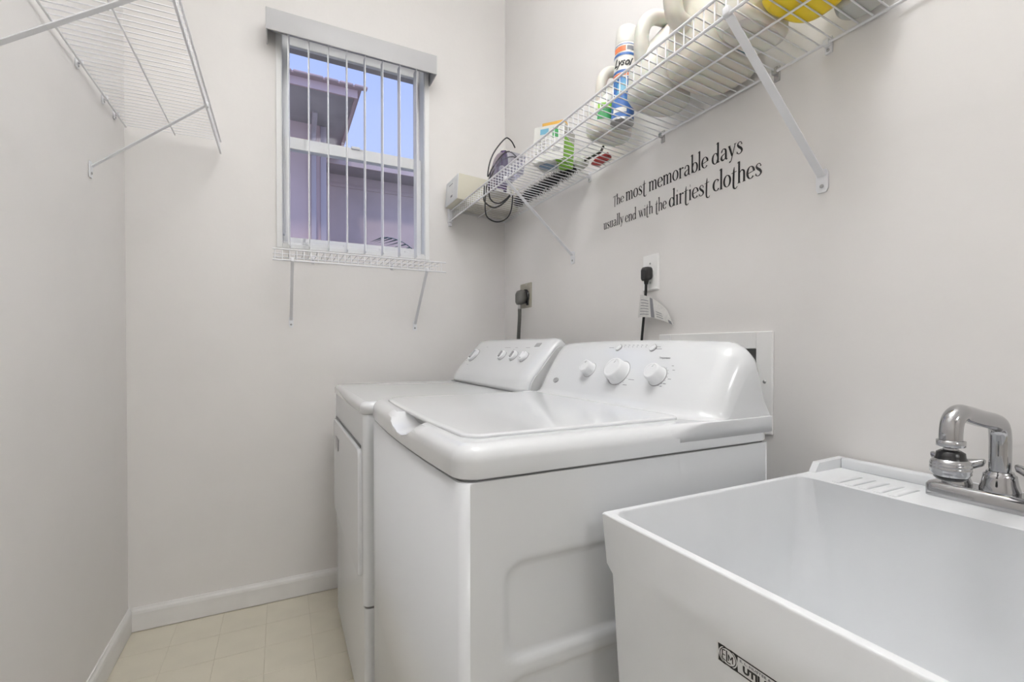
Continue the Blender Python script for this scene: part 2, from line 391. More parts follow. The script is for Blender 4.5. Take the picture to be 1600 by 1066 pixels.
def wire_shelf(root, back_xyz, front_xyz, along, length, drop, mids):
    """back/front: starting points of the rails at one end; along: unit direction"""
    A = Vector(along); b = Vector(back_xyz); f = Vector(front_xyz); d = Vector((0, 0, -drop))
    for nm, p in (('back_rail', b), ('front_rail', f), ('front_rail', f + d)):
        MB().tube([p + Vector((0, 0, -.003)), p + A * length + Vector((0, 0, -.003))], RR, 8).build(nm, 'wire', root)
    for m in mids:
        p = b.lerp(f, m) + Vector((0, 0, -.0045)); MB().tube([p, p + A * length], .0024, 8).build('middle_rail', 'wire', root)
    n = int(length / .0254); off = .008
    w0 = deck_wire(MB(), b + A * off, f + A * off, drop, None).build('deck_wire', 'wire', root)
    for k in range(1, n + 1):
        if off + k * .0254 < length: copy_at(w0, A * .0254 * k, root)

rs = thing('wire_shelf', 'long white wire shelf on the right wall holding bottles and boxes', 'shelf', (XR, 1.0, 1.72), 'white wire shelves')
wire_shelf(rs, (1.046, 2.188, 1.727), (.752, 2.188, 1.747), (0, -1, 0), 2.45, .046, (.5,))
bracket(rs, (.752, 1.56, 1.700), (XR, 1.565, 1.445), (-1, 0, 0), .017, .034)
bracket(rs, (.752, .602, 1.700), (XR, .603, 1.445), (-1, 0, 0), .017, .034)
for y, dk in ((.707, True), (.591, False), (1.073, True), (1.45, False)): clip(rs, (XR, y, 1.724), (-1, 0, 0), dk)
eb = MB(); eb.rbox(.741, .763, 2.172, YB - .0003, 1.690, 1.757, .003); eb.rbox(.744, .760, 2.181, YB - .0003, 1.672, 1.690, .003); eb.build('end_bracket', 'strut', rs)

ls = thing('wire_shelf', 'empty white wire shelf high on the left wall', 'shelf', (XL, 1.2, 1.885), 'white wire shelves')
wire_shelf(ls, (XL + .012, 2.165, 1.888), (-.208, 2.165, 1.892), (0, -1, 0), 2.2, .046, (.5,))
bracket(ls, (-.208, 1.765, 1.845), (XL, 1.84, 1.625), (1, 0, 0), .016, .034)
bracket(ls, (-.208, 1.22, 1.845), (XL, 1.22, 1.62), (1, 0, 0), .016, .034)
for y in (1.737, 1.953, 2.069): clip(ls, (XL, y, 1.888), (1, 0, 0))

ws = thing('wire_shelf', 'short white wire shelf under the window', 'shelf', (.315, YB, 1.45), 'white wire shelves')
wire_shelf(ws, (-.025, YB - .012, 1.458), (-.025, 1.993, 1.456), (1, 0, 0), .69, .042, (.5,))
bracket(ws, (.043, 1.993, 1.412), (.042, YB, 1.19), (0, -1, 0), .012, .030)
bracket(ws, (.579, 1.993, 1.412), (.577, YB, 1.185), (0, -1, 0), .012, .030)
for x in (.13, .47): clip(ws, (x, YB, 1.456), (0, -1, 0))

# ------------------------------------------------------------------ washer
WX, WY0, WY1 = .2235, .604, 1.288
wa = thing('washing_machine', 'white top-loading washing machine with three round knobs, next to the utility sink', 'washer', (.55, .945, 0))
def ring(x0, x1, y0, y1, r, z, d=0, n=6, bow=0): return [(x, y, z) for x, y in rrect(x0 + d, x1 - d, y0 + d, y1 - d, max(r - d, .002), n, bow)]
body = MB(); PL = rrect(WX, .885, WY0, WY1, .013, 6, .012)
# index of the long edge on the near (y0) side: from end of third corner to start of the fourth
near = None
for k in range(len(PL)):
    a, b = PL[k], PL[(k + 1) % len(PL)]
    if abs(a[1] - WY0) < 1e-6 and abs(b[1] - WY0) < 1e-6 and abs(a[0] - b[0]) > .2: near = k
zs = [.02, .8840]
body.loft([[(x, y, z) for x, y in PL] for z in zs], True, True, skip=(near,))
xa, xb = PL[near][0], PL[(near + 1) % len(PL)][0]
def sd_rr(x, z, x0, x1, z0, z1, r):
    qx = abs(x - (x0 + x1) / 2) - (x1 - x0) / 2 + r; qz = abs(z - (z0 + z1) / 2) - (z1 - z0) / 2 + r
    return math.hypot(max(qx, 0), max(qz, 0)) + min(max(qx, qz), 0) - r
def recess(x, z):
    d = min(sd_rr(x, z, .292, .82, .612, .757, .03), sd_rr(x, z, .292, .82, .27, .584, .03))
    t = min(max((d + .006) / .010, 0), 1); t = t * t * (3 - 2 * t); return .006 * (1 - t)
nx, nz = 84, 150; gv = []
for j in range(nz + 1):
    for i in range(nx + 1):
        x = xa + (xb - xa) * i / nx; z = zs[0] + (zs[1] - zs[0]) * j / nz; e = min(i, nx - i, j, nz - j)
        gv.append((x, WY0 + (recess(x, z) if e else 0), z))
body.add(gv, [(j * (nx + 1) + i, j * (nx + 1) + i + 1, (j + 1) * (nx + 1) + i + 1, (j + 1) * (nx + 1) + i) for j in range(nz) for i in range(nx)], True)
body.build('cabinet', 'enamel_side', wa, weld=True)
MB().loft([ring(WX + .004, .881, WY0 + .004, WY1 - .004, .02, z, 0, 6, .012) for z in (.8841, .8871)], True, True).build('shadow_gap', 'seam', wa)
top = MB(); rr_ = .024; rings = []
for d, z in [(.003, .8872), (0, .8895), (0, .936 - rr_)] + [(rr_ * (1 - math.cos(a)), .936 - rr_ + rr_ * math.sin(a)) for a in [PI / 2 * k / 7 for k in range(1, 8)]] + [(.027, .9361), (.033, .9361)]:
    rings.append(ring(WX - .003, .888, WY0 - .003, WY1 + .003, .034, z, d, 6, .013))
top.loft(rings, True, True)
topo = top.build('top_cover', 'enamel', wa)
cut = MB(); n1, n2 = 28, 18; cx, cy, cz = .200, .915, .966; ra, rb, rc = .074, .118, .062
cut.loft([[(cx + ra * math.sin(PI * i / n2) * math.cos(2 * PI * k / n1), cy + rb * math.sin(PI * i / n2) * math.sin(2 * PI * k / n1), cz - rc * math.cos(PI * i / n2)) for k in range(n1)] for i in range(1, n2)], True, True)
co = cut.build('scoop_cutter', 'enamel'); co.location -= Vector((0, 0, 0))
boolean(topo, co)
for p in topo.data.polygons: p.use_smooth = True
sm = topo.modifiers.new('wn', 'WEIGHTED_NORMAL'); sm.keep_sharp = False
# lid
lid = MB(); LR = .028
rings = []
for d, z in [(.002, .9345), (0, .9355), (0, .9392), (.0012, .9406), (.0035, .9414), (.010, .9416)]:
    rings.append(ring(.250, .694, .650, 1.236, LR, z, d, 6, .010))
lid.loft(rings, True, True); lo_ = lid.build('lid', 'enamel', wa)
MB().rbox(.2508, .275, .84, .99, .912, .9358, .002).build('lid_lip', 'grayknob', lo_)
# console: swept section with rounded shoulders
SEC = [(.668, .9365), (.697, .9385), (.708, .944), (.716, .954), (.724, .969), (.733, .986), (.750, 1.013), (.768, 1.041), (.785, 1.066), (.800, 1.082), (.815, 1.0905), (.830, 1.091), (.842, 1.083), (.850, 1.062), (.868, .985), (.8865, .9365)]
def con_sec(y, fo, top, tuck=0, zb=None):
    """fo moves the front face back; top lowers the crown"""
    out = []
    for x, z in SEC:
        k = (z - .9365) / (1.091 - .9365); zz = .9365 + k * (top - .9365)
        fx = x + fo * max(0, 1 - (x - .668) / .19) if x < .86 else x
        out.append((fx, y + tuck, zz))
    b = zb or .9365
    return [(out[0][0], y + tuck, b)] + out + [(out[-1][0], y + tuck, b)]
con = MB(); rings = []
def shoulder(t):                                          # t: distance from the end of the console
    r = .105; k = min(t / r, 1); return math.sqrt(max(0, 1 - (1 - k) ** 2))
yn, yf = WY0 + .000, WY1 - .000
ts = [0, .002, .006, .012, .02, .032, .048, .07, .10, .14, .2, .27]
mid = (yn + yf) / 2
def sect(y, t):
    s_ = shoulder(t); crown = 1.030 + (1.084 - 1.030) * (min(t / .05, 1) * (2 - min(t / .05, 1))) ** .5 if t < .05 else 1.084
    crown += .009 * (1 - ((y - mid) / .342) ** 2)
    return con_sec(y, .075 * (1 - s_), crown)
for t in ts: rings.append(sect(yn + t, t))
for t in ts[::-1]: rings.append(sect(yf - t, t))
con.loft(rings, True, True); cono = con.build('control_console', 'enamel', wa)
# end skirts: the rounded edge of the top cover squares up into the console ends
for s_, y in ((-1, WY0), (1, WY1)):
    mb = MB(); rings = []
    for k in range(15):
        x = .575 + (.8868 - .575) * (k / 14) ** 1.0; q = min(max((x - .59) / .115, 0), 1); q = q * q * (3 - 2 * q)
        r = .0238 * (1 - q) + .002; yo = y + s_ * (.0026 + .0012 * q); zt_ = .9352 + .0016 * q; sec = [(yo, .9050)]
        for a in [PI / 2 * m / 6 for m in range(7)]: sec.append((yo - s_ * r * (1 - math.cos(a)), zt_ - r + r * math.sin(a)))
        sec += [(y - s_ * .03, zt_), (y - s_ * .03, .9050)]
        rings.append([(x, a, b) for a, b in sec])
    mb.loft(rings, True, True); mb.build('console_skirt', 'enamel', cono)
NF = Vector((-.84, 0, .5426)).normalized(); TF = Vector((.5426, 0, .84)).normalized()
def face(y, z): x = .733 + (z - .986) * (.785 - .733) / (1.066 - .986); return Vector((x, y, z))
def knob(root, p, n, r, h, ridges=False, mats='plastic', inlay=None):
    mb = MB(); mb.lathe([(r * 1.10, 0), (r * 1.10, .002), (r * 1.02, .003), (r, .004), (r * .94, h * .86), (r * .86, h * .97), (r * .76, h), (r * .70, h * .965)], p, n, 36)
    o = mb.build('knob', mats, root)
    MB().lathe([(r * 1.17, -.001), (r * 1.17, .0012), (r * 1.12, .0018)], p, n, 36).build('knob_ring', 'grayknob', o)
    MB().lathe([(r * .16, 0), (r * .16, .0012)], Vector(p) + Vector(n) * (h - .0006) + TF * r * .58, n, 12).build('pointer', 'plastic', o)
    return o
knob(cono, face(1.028, 1.013), NF, .0195, .026)
knob(cono, face(.905, 1.011), NF, .030, .030)
knob(cono, face(.774, 1.010), NF, .0215, .028)
for y in (.956, .832):
    o = MB().lathe([(.009, -.001), (.009, .002), (.0085, .003), (.0065, .0032), (.006, .0022)], face(y, 1.073) + NF * .001, NF, 20).build('push_button', 'plastic', cono)
    MB().lathe([(.0104, -.001), (.0104, .0012)], face(y, 1.073) + NF * .0004, NF, 20).build('button_bezel', 'grayknob', o)
def dash(mb, y, z, wy, hz, n=NF, f=face):
    c = f(y, z) + n * .0007; u = Vector((0, 1, 0)) * wy / 2; v = n.cross(Vector((0, 1, 0))) * hz / 2
    mb.add([c - u - v, c + u - v, c + u + v, c - u + v], [(0, 1, 2, 3)])
pr = MB()
for k in range(6): dash(pr, .935 - .0155 * k, 1.0755, .0022, .0022); dash(pr, .935 - .0155 * k, 1.0795, .007, .0012)
dash(pr, .985, 1.073, .02, .0012); dash(pr, .815, 1.0755, .013, .0012); dash(pr, .812, 1.0705, .02, .0014)
for y, z, w_ in ((.868, 1.047, .012), (.845, 1.048, .008), (.862, 1.036, .008), (.845, 1.030, .016), (.846, 1.018, .012), (.852, .998, .020), (.865, .985, .014), (.985, 1.018, .018), (.745, 1.034, .006), (.737, 1.025, .007), (.737, 1.006, .009), (.745, .996, .008), (.752, .990, .006)): dash(pr, y, z, w_, .0014)
for a in range(-60, 70, 20):
    dash(pr, .774 - .028 * math.cos(math.radians(a)), 1.010 + .022 * math.sin(math.radians(a)), .003, .001)
    dash(pr, .905 - .039 * math.cos(math.radians(a)), 1.011 + .032 * math.sin(math.radians(a)), .003, .001)
pr.build('printed_marks', 'print', cono)
tm = MB(); place_text(tm, 'Temperature', .0065, face(.797, 1.049) + NF * .0006, (0, -1, 0), TF, width=.034); tm.build('printed_word', 'print', cono)
bd = MB(); c = face(1.166, .978) + NF * .001
bd.loft([[c + Vector((0, 1, 0)) * .011 * math.cos(a) * s_ + TF * .0075 * math.sin(a) * s_ + NF * h for a in [2 * PI * k / 28 for k in range(28)]] for s_, h in ((1.1, -.002), (1.1, .0004), (1, .001), (.82, .001), (.8, .0003))], True, True)
bd.build('badge', 'grayknob', cono)
for x in (.27, .84):
    for y in (.65, 1.24): MB().lathe([(.016, 0), (.016, .006), (.008, .008), (.008, .0205)], (x, y, 0), (0, 0, 1), 16).build('foot', 'black', wa)

# ------------------------------------------------------------------ dryer
DX, DY0, DY1, DZ = .200, 1.306, 2.012, .925
dy = thing('clothes_dryer', 'white front-loading clothes dryer with a flat door, beyond the washer', 'dryer', (.54, 1.66, 0))
MB().loft([ring(DX + .001, .868, DY0, DY1, .018, z) for z in (.362, .890)], True, True).build('cabinet', 'enamel_side', dy)
MB().loft([ring(DX + .004, .866, DY0 + .002, DY1 - .002, .018, z) for z in (.02, .354)], True, True).build('toe_panel', 'enamel_side', dy)
MB().loft([ring(DX + .006, .862, DY0 + .004, DY1 - .004, .016, z) for z in (.3541, .3619)], True, True).build('shadow_gap', 'seam', dy)
rings = []; rr_ = .016
for d, z in [(.004, .8905), (.0, .893), (0, DZ - rr_)] + [(rr_ * (1 - math.cos(a)), DZ - rr_ + rr_ * math.sin(a)) for a in [PI / 2 * k / 6 for k in range(1, 7)]]:
    rings.append(ring(DX - .005, .872, DY0 - .004, DY1 + .004, .03, z, d))
MB().loft(rings, True, True).build('top_cover', 'enamel', dy)
# door: raised plate; a dark strip along its top paints a slot's shade
door = MB()
dp = [(y, z) for y, z in rrect(1.336, 1.985, .432, .792, .02, 5)]
rings = [[(x, 1.6605 + (y - 1.6605) * k, .612 + (z - .612) * k2) for y, z in dp] for x, k, k2 in ((DX + .0008, 1, 1), (DX - .006, 1, 1), (DX - .0085, .995, .992), (DX - .0095, .985, .975))]
door.loft(rings, True, True); do = door.build('door', 'enamel_side', dy)
MB().rbox(DX - .0015, DX + .0004, 1.345, 1.976, .7925, .800, .0005).build('finger_slot_shade', 'seam', do)
hp = MB(); hp.prism([(DX - .0112, 1.80, .735), (DX - .0112, 1.90, .735), (DX - .0112, 1.885, .690), (DX - .0112, 1.815, .690)], (.0015, 0, 0)); hp.build('pull_recess_shade', 'grayknob', do, bevel=.0004)  # raised grey plate paints the shade of a hand recess
# console
DS = [(.692, .9255), (.697, .940), (.703, .960), (.712, .976), (.722, .989), (.770, 1.041), (.815, 1.090), (.828, 1.101), (.842, 1.107), (.858, 1.106), (.868, 1.098), (.872, 1.080), (.872, .9255)]
dcon = MB(); rings = []
def dsec(y, t):
    k = min(t / .045, 1); s_ = math.sqrt(max(0, 1 - (1 - k) ** 2)); out = []
    for x, z in DS:
        cx, cz = .800, .985
        out.append((cx + (x - cx) * (.80 + .20 * s_) if x < .86 else x, y, .9255 + (z - .9255) * (.86 + .14 * s_)))
    return out
y0, y1 = DY0 + .012, DY1 - .008
for t in (0, .003, .008, .016, .026, .045, .07, .3): rings.append(dsec(y0 + t, t))
for t in (.3, .07, .045, .026, .016, .008, .003, 0): rings.append(dsec(y1 - t, t))
dcon.loft(rings, True, True); dco = dcon.build('control_console', 'enamel', dy)
ec = MB(); s0 = dsec(y0, .0); ec.prism([(x * .97 + .8 * .03 + .004, y0 - .0045, .9255 + (z - .9255) * .97) for x, _, z in s0], (0, .0043, 0)); ec.build('console_end_cap', 'endcap', dco, bevel=.001)
MB().rbox(.6895, .6925, 1.37, 1.99, .9256, .9276, .0004).build('console_seam', 'seam', dco)
ND = Vector((-.735, 0, .678)).normalized(); TD = Vector((.678, 0, .735)).normalized()
def dface(y, z): return Vector((.722 + (z - .989) * (.815 - .722) / (1.090 - .989), y, z))
for y, z, r, pt in ((1.908, 1.038, .030, True), (1.622, 1.041, .019, True), (1.524, 1.041, .019, True), (1.440, 1.039, .019, False)):
    o = MB().lathe([(r * 1.05, 0), (r * 1.04, .008), (r, .0105), (r * .9, .0115), (.001, .0118)], dface(y, z), ND, 36).build('knob', 'plastic', dco)
    c = dface(y, z) + ND * .0115; ax = (TD + Vector((0, .25, 0))).normalized(); ax = (ax - ND * ax.dot(ND)).normalized(); sd = ND.cross(ax).normalized()
    if sd.y < 0: sd = -sd
    mb = MB(); mb.loft([[c + ax * r * .72 * u + sd * r * .17 * v + ND * h for u, v in ((-1, -k), (1, -k), (1, k), (-1, k))] for h, k in ((-.001, 1.3), (.0065, .8))], True, False); gr = mb.build('knob_grip', 'grayknob' if pt else 'plastic', o, bevel=.0012)
    MB().lathe([(r * 1.16, -.001), (r * 1.16, .0012)], dface(y, z), ND, 36).build('knob_ring', 'grayknob', o)  # grey ring stands in for the shadow line under the knob
mb = MB(); c = dface(1.412, 1.083) + ND * .0008; u = Vector((0, .017, 0)); v = TD * .008
mb.loft([[c - u - v + ND * h, c + u - v + ND * h, c + u + v + ND * h, c - u + v + ND * h] for h in (-.001, .0006)], True, False); mb.build('badge', 'grayknob', dco)
pr = MB()
for y, z, w_ in ((1.84, 1.075, .02), (1.635, 1.073, .05), (1.56, 1.073, .02), (1.47, 1.073, .03), (1.57, 1.066, .01), (1.95, 1.015, .02), (1.97, 1.02, .015), (1.90, 1.000, .018), (1.62, .955, .0)):
    if w_: dash(pr, y, z, w_, .0018, ND, dface)
pr.build('printed_marks', 'print', dco)
for x in (.26, .82):
    for y in (1.36, 1.96): MB().lathe([(.016, 0), (.016, .006), (.008, .008), (.008, .0205)], (x, y, 0), (0, 0, 1), 16).build('foot', 'black', dy)

# ------------------------------------------------------------------ utility sink
SX, SY1, SY0, SZ = .4315, .5626, -.022, .8268
sk = thing('utility_sink', 'deep white utility sink standing by the right wall', 'sink', (.74, .27, 0))
tub = MB(); N = 5
def sring(x0, x1, y0, y1, r, z): return [(x, y, z) for x, y in rrect(x0, x1, y0, y1, r, N)]
rings = [sring(.4500, 1.03, .0, .540, .012, .46), sring(.4388, 1.043, SY0 + .014, SY1 - .0135, .008, .738), sring(.4378, 1.048, SY0 + .003, SY1 - .0025, .005, .750),
         sring(SX, 1.050, SY0, SY1, .004, .8240), sring(SX + .0015, 1.0485, SY0 + .0015, SY1 - .0015, .004, .8262), sring(SX + .003, 1.047, SY0 + .003, SY1 - .003, .004, SZ),
         sring(SX + .0115, .908, SY0 + .0115, SY1 - .011, .020, SZ), sring(SX + .0135, .9055, SY0 + .0135, SY1 - .013, .020, .8245),
         sring(.455, .896, SY0 + .025, SY1 - .024, .045, .72), sring(.480, .880, .025, .520, .06, .53), sring(.52, .845, .065, .48, .06, .497)]
tub.loft(rings, True, True); tubo = tub.build('tub', 'tub', sk, bevel=0)
tubo.modifiers.new('wn', 'WEIGHTED_NORMAL').keep_sharp = False
es = tubo.modifiers.new('es', 'EDGE_SPLIT'); es.split_angle = math.radians(40)
bs = MB(); bs.rbox(1.030, 1.050, SY0 + .001, SY1 - .0135, SZ - .001, .8465, .003)
bs.prism([(.944, SY1 - .0135, SZ - .0005), (.958, SY1 - .0135, .8450), (1.049, SY1 - .0135, .8465), (1.049, SY1 - .0135, SZ - .0005)], (0, .0125, 0)); bs.build('backsplash', 'tub', sk, bevel=.0015)
for y in (.492, .470, .448, .426, .404):
    mb = MB(); mb.loft([[(x, y + dy_, SZ - .0004 + h * k) for dy_, h in ((.009, 0), (.006, .0035), (.0, .0045), (-.0035, .0045), (-.006, 0))] for x, k in ((.9095, .3), (.918, 1), (.970, 1), (.990, .05))], True, True); mb.build('drain_ridge', 'tub', sk)
MB().lathe([(.035, 0), (.035, .002), (.025, .003), (.02, .001)], (.68, .27, .4972), (0, 0, 1), 24).build('drain', 'chrome', sk)
for x, y in ((.51, .06), (.99, .06), (.51, .48), (.99, .48)):
    mb = MB(); mb.box(x - .018, x + .018, y - .002, y + .002, 0, .458); mb.box(x - .002, x + .002, y - .018, y + .018, 0, .458); mb.build('leg', 'strut', sk)
# maker's sticker on the front of the tub
lx = lambda z: .4388 + (.738 - z) / .278 * .0112
nL = Vector((-.278, 0, -.0112)).normalized(); vL = Vector((-.0112, 0, .278)).normalized(); uL = Vector((0, -1, 0))
def LP(u, v, h=.0005): z = .7215; return Vector((lx(z), .3590, z)) + uL * u + vL * (v * .88 + .0027) + nL * h
def lquad(mb, u0, u1, v0, v1, h): mb.add([LP(u0, v0, h), LP(u1, v0, h), LP(u1, v1, h), LP(u0, v1, h)], [(0, 1, 2, 3)])
st = MB(); st.loft([[LP(-.002, -.0015, h), LP(.114, -.0015, h), LP(.114, .0235, h), LP(-.002, .0235, h)] for h in (-.0005, .0003)], True, False); sto = st.build('sticker', 'label', sk)
ik = MB(); H = .0005
lquad(ik, 0, .112, .0204, .0222, H); lquad(ik, 0, .112, 0, .0018, H); lquad(ik, .1102, .112, 0, .0222, H)
NS = 40
def disc(mb, cu, cv, r0, r1, h, a0=0, a1=2 * PI):
    mb.loft([[LP(cu + r * math.cos(a0 + (a1 - a0) * k / NS), cv + r * math.sin(a0 + (a1 - a0) * k / NS), h) for k in range(NS + 1)] for r in (r0, r1)], False, False, closed=False)
# corner blocks around the round emblem
for su, sv in ((-1, 1), (-1, -1), (1, 1), (1, -1)):
    R_ = .0118; cu, cv = .0125, .0111; arc = [LP(cu + su * R_ * math.cos(a), cv + sv * R_ * math.sin(a), H) for a in [PI / 2 * k / 12 for k in range(13)]]
    corner = LP(cu + su * .0125, cv + sv * .0111, H); ik.add([corner] + arc, [(0, i, i + 1) for i in range(1, 13)])
disc(ik, .0125, .0111, .0096, .0106, H)
ik.build('sticker_border', 'ink', sto)
ik = MB()
def bar(u0, v0, u1, v1, w_):
    d = Vector((u1 - u0, v1 - v0)); n = Vector((-d.y, d.x)).normalized() * w_ / 2
    ik.add([LP(u0 + n.x, v0 + n.y, H), LP(u1 + n.x, v1 + n.y, H), LP(u1 - n.x, v1 - n.y, H), LP(u0 - n.x, v0 - n.y, H)], [(0, 1, 2, 3)])
bar(.0055, .0058, .0055, .0165, .0013); bar(.0055, .0165, .0095, .0178, .0013); bar(.0055, .0112, .0090, .0112, .0012); bar(.0055, .0058, .0095, .0046, .0013)
bar(.0110, .0040, .0110, .0186, .0015); bar(.0110, .0040, .0160, .0046, .0013)
bar(.0132, .0068, .0132, .0150, .0013); bar(.0132, .0150, .0158, .0095, .0012); bar(.0158, .0095, .0184, .0150, .0012); bar(.0184, .0150, .0184, .0062, .0013)
ik.build('emblem', 'ink', sto)
tx_ = MB(); place_text(tx_, 'UTILATUB', .0100, LP(.031, .0052, .0005), uL, vL, bold=.0005, width=.050); tx_.build('printed_word', 'ink', sto)
tx_ = MB(); place_text(tx_, 'E. L. MUSTEE & SONS, INC.', .0036, LP(.0275, .0158, .0005), uL, vL, width=.064); tx_.build('printed_word', 'print', sto)

# faucet
fa = thing('faucet', 'chrome two-handle faucet with a bent spout on the sink ledge', 'faucet', (.997, .303, SZ))
fp = MB(); fr = [(.0, SZ + .0004), (0, SZ + .018), (.003, SZ + .0225), (.008, SZ + .0245)]
fp.loft([[(x, y, z) for x, y in rrect(.972 + d * .8, 1.024 - d * .8, .217 + d, .389 - d, .012, 5)] for d, z in fr], True, True); fp.build('deck_plate', 'chrome', fa)
zt = SZ + .0245
MB().lathe([(.0235, 0), (.0235, .004), (.021, .012), (.0195, .022), (.0190, .026), (.0165, .028), (.0155, .031)], (.998, .303, zt), (0, 0, 1), 28).build('spout_base', 'chrome', fa)
pts = cat([(.998, .303, zt + .02), (.998, .303, .905), (.998, .303, .932), (.993, .303, .950), (.978, .303, .960), (.93, .304, .969), (.885, .305, .978), (.862, .305, .980), (.848, .306, .971), (.843, .306, .955), (.843, .306, .938)], 6)
MB().tube(pts, .0128, 20).build('spout', 'chrome', fa)
ae = MB().lathe([(.0128, 0), (.0158, -.0005), (.0158, -.0085), (.0130, -.0095), (.006, -.0100)], (.843, .306, .9445), (0, 0, 1), 28).build('spout_collar', 'chrome', fa)
MB().lathe([(.006, 0), (.009, -.0035), (.0075, -.006)], (.843, .306, .9352), (0, 0, 1), 20).build('ball_joint', 'chrome', ae)
MB().lathe([(.011, 0), (.0155, -.003), (.0162, -.009), (.018, -.0125)], (.843, .306, .930), (0, 0, 1), 28).build('aerator_ring', 'blackgloss', ae)
MB().lathe([(.018, 0), (.0212, -.003), (.0222, -.0055), (.0216, -.006), (.0224, -.0065), (.0224, -.010), (.0218, -.0105), (.0226, -.011), (.0226, -.015), (.022, -.0155), (.0222, -.019), (.019, -.0235)], (.843, .306, .9178), (0, 0, 1), 32).build('aerator_bell', 'chrome', ae)
MB().lathe([(.019, 0), (.018, -.003), (.0155, -.0055), (.012, -.006)], (.843, .306, .8943), (0, 0, 1), 28).build('spray_face', 'blackgloss', ae)
for y in (.354, .252):
    o = MB().lathe([(.019, 0), (.019, .003), (.0165, .010), (.0150, .020), (.0135, .022)], (.998, y, zt), (0, 0, 1), 24).build('handle', 'chrome', fa)
    mb = MB(); z0 = zt + .022
    mb.loft([[(.998 + wx * math.cos(a), y + yo, z0 + .010 + zo + wz * math.sin(a)) for a in [2 * PI * k / 14 for k in range(14)]] for yo, wx, wz, zo in ((-.034, .004, .003, .010), (-.032, .0075, .006, .008), (-.020, .009, .0085, .003), (-.010, .013, .010, 0), (0, .0145, .010, 0), (.010, .013, .010, 0), (.020, .009, .0085, .003), (.032, .0075, .006, .008), (.034, .004, .003, .010))], True, True)
    mb.build('lever', 'chrome', o)

# ------------------------------------------------------------------ laundry outlet box in the right wall
ob = thing('laundry_outlet_box', 'white framed recessed plumbing box in the wall behind the washer', 'outlet box', (XR, .90, .99))
FY0, FY1, FZ0, FZ1 = .712, 1.082, .864, 1.114
mb = MB()
for a, b, c, d in ((FY0, HY0 + .003, FZ0, FZ1), (HY1 - .003, FY1, FZ0, FZ1), (HY0 + .003, HY1 - .003, FZ0, HZ0 + .003), (HY0 + .003, HY1 - .003, HZ1 - .003, FZ1)): mb.box(XR - .007, XR - .0003, a, b, c, d)
mb.build('frame', 'plate', ob, bevel=.002)
mb = MB(); D = .085
mb.box(XR + D, XR + D + .002, HY0 + .002, HY1 - .002, HZ0 + .002, HZ1 - .002); mb.box(XR - .0002, XR + D, HY0 + .001, HY0 + .003, HZ0 + .001, HZ1 - .001); mb.box(XR - .0002, XR + D, HY1 - .003, HY1 - .001, HZ0 + .001, HZ1 - .001)
mb.box(XR - .0002, XR + D, HY0 + .003, HY1 - .003, HZ0 + .001, HZ0 + .003); mb.box(XR - .0002, XR + D, HY0 + .003, HY1 - .003, HZ1 - .003, HZ1 - .001); mb.build('recess', 'recess', ob)
for y in (.80, .93):
    o = MB().tube([(XR + .045, y, HZ0 + .003), (XR + .045, y, .955), (XR + .03, y, .965)], .009, 12).build('valve', 'steel', ob)
    MB().lathe([(.014, 0), (.016, .004), (.014, .010)], (XR + .028, y, .965), (-1, 0, .2), 14).build('valve_handle', 'plastic', o)
for y in (.772, .965):
    MB().tube(cat([(XR + .05, y, .995), (XR + .02, y, 1.0), (XR - .02, y + .004, .985), (XR - .04, y + .01, .93), (XR - .045, y + .015, .80), (XR - .045, y + .02, .6)], 6), .0095, 10).build('hose', 'hose', ob)
    MB().rbox(XR + .03, XR + .055, y - .010, y + .010, .985, 1.008, .003).build('hose_coupling', 'boxwhite', ob)
for y, z in ((.7315, .991), (1.061, .991)): MB().lathe([(.0045, 0), (.0045, .001), (.002, .002)], (XR - .0071, y, z), (-1, 0, 0), 12).build('screw', 'steel', ob)

# ------------------------------------------------------------------ outlets, plugs, cords
def plate(name, label, y0, y1, z0, z1, material, t=.006):
    o = thing(name, label, 'outlet', (XR, (y0 + y1) / 2, (z0 + z1) / 2))
    mb = MB(); rings = []
    for d, h in ((0, .0002), (0, t * .45), (.004, t)): rings.append([(XR - h, y, z) for y, z in rrect(y0 + d, y1 - d, z0 + d, z1 - d, .004, 3)])
    mb.loft(rings, True, True).build('cover_plate', material, o); return o
o1 = plate('wall_outlet', 'white wall outlet above the washer with a black plug in it', 1.088, 1.158, 1.254, 1.370, 'plate')
yc, zc = 1.123, 1.310
MB().lathe([(.0172, 0), (.0172, .0025), (.0165, .003)], (XR - .0059, yc, zc), (-1, 0, 0), 24).build('receptacle', 'plate', o1)
for z in (zc + .0305, zc - .0305): MB().lathe([(.0032, 0), (.0032, .001), (.001, .0016)], (XR - .006, yc, z), (-1, 0, 0), 10).build('screw', 'steel', o1)
pc = thing('power_cord', 'black power cord hanging from the white outlet down behind the washer', 'cord', (XR - .02, 1.13, 1.1))
mb = MB(); rg = []
for h, w_, zt_, zb_ in ((.009, .013, .016, -.017), (.011, .016, .019, -.022), (.022, .0165, .019, -.026), (.032, .014, .017, -.026), (.036, .009, .011, -.022)):
    rg.append([(XR - h, y, z) for y, z in rrect(yc - w_, yc + w_, zc + zb_, zc + zt_, w_ * .75, 4)])
mb.loft(rg, True, True); mb.tube([(XR - .022, yc, zc - .02), (XR - .022, yc + .001, zc - .036)], [.0085, .006], 12); mb.build('plug', 'black', pc)
cpts = cat([(XR - .022, yc + .001, zc - .030), (XR - .021, yc + .004, 1.245), (XR - .020, yc + .012, 1.18), (XR - .020, yc + .022, 1.10), (XR - .022, yc + .03, 1.0), (XR - .05, yc + .03, .85)], 8)
MB().tube(cpts, .0042, 10).build('cable', 'black', pc)
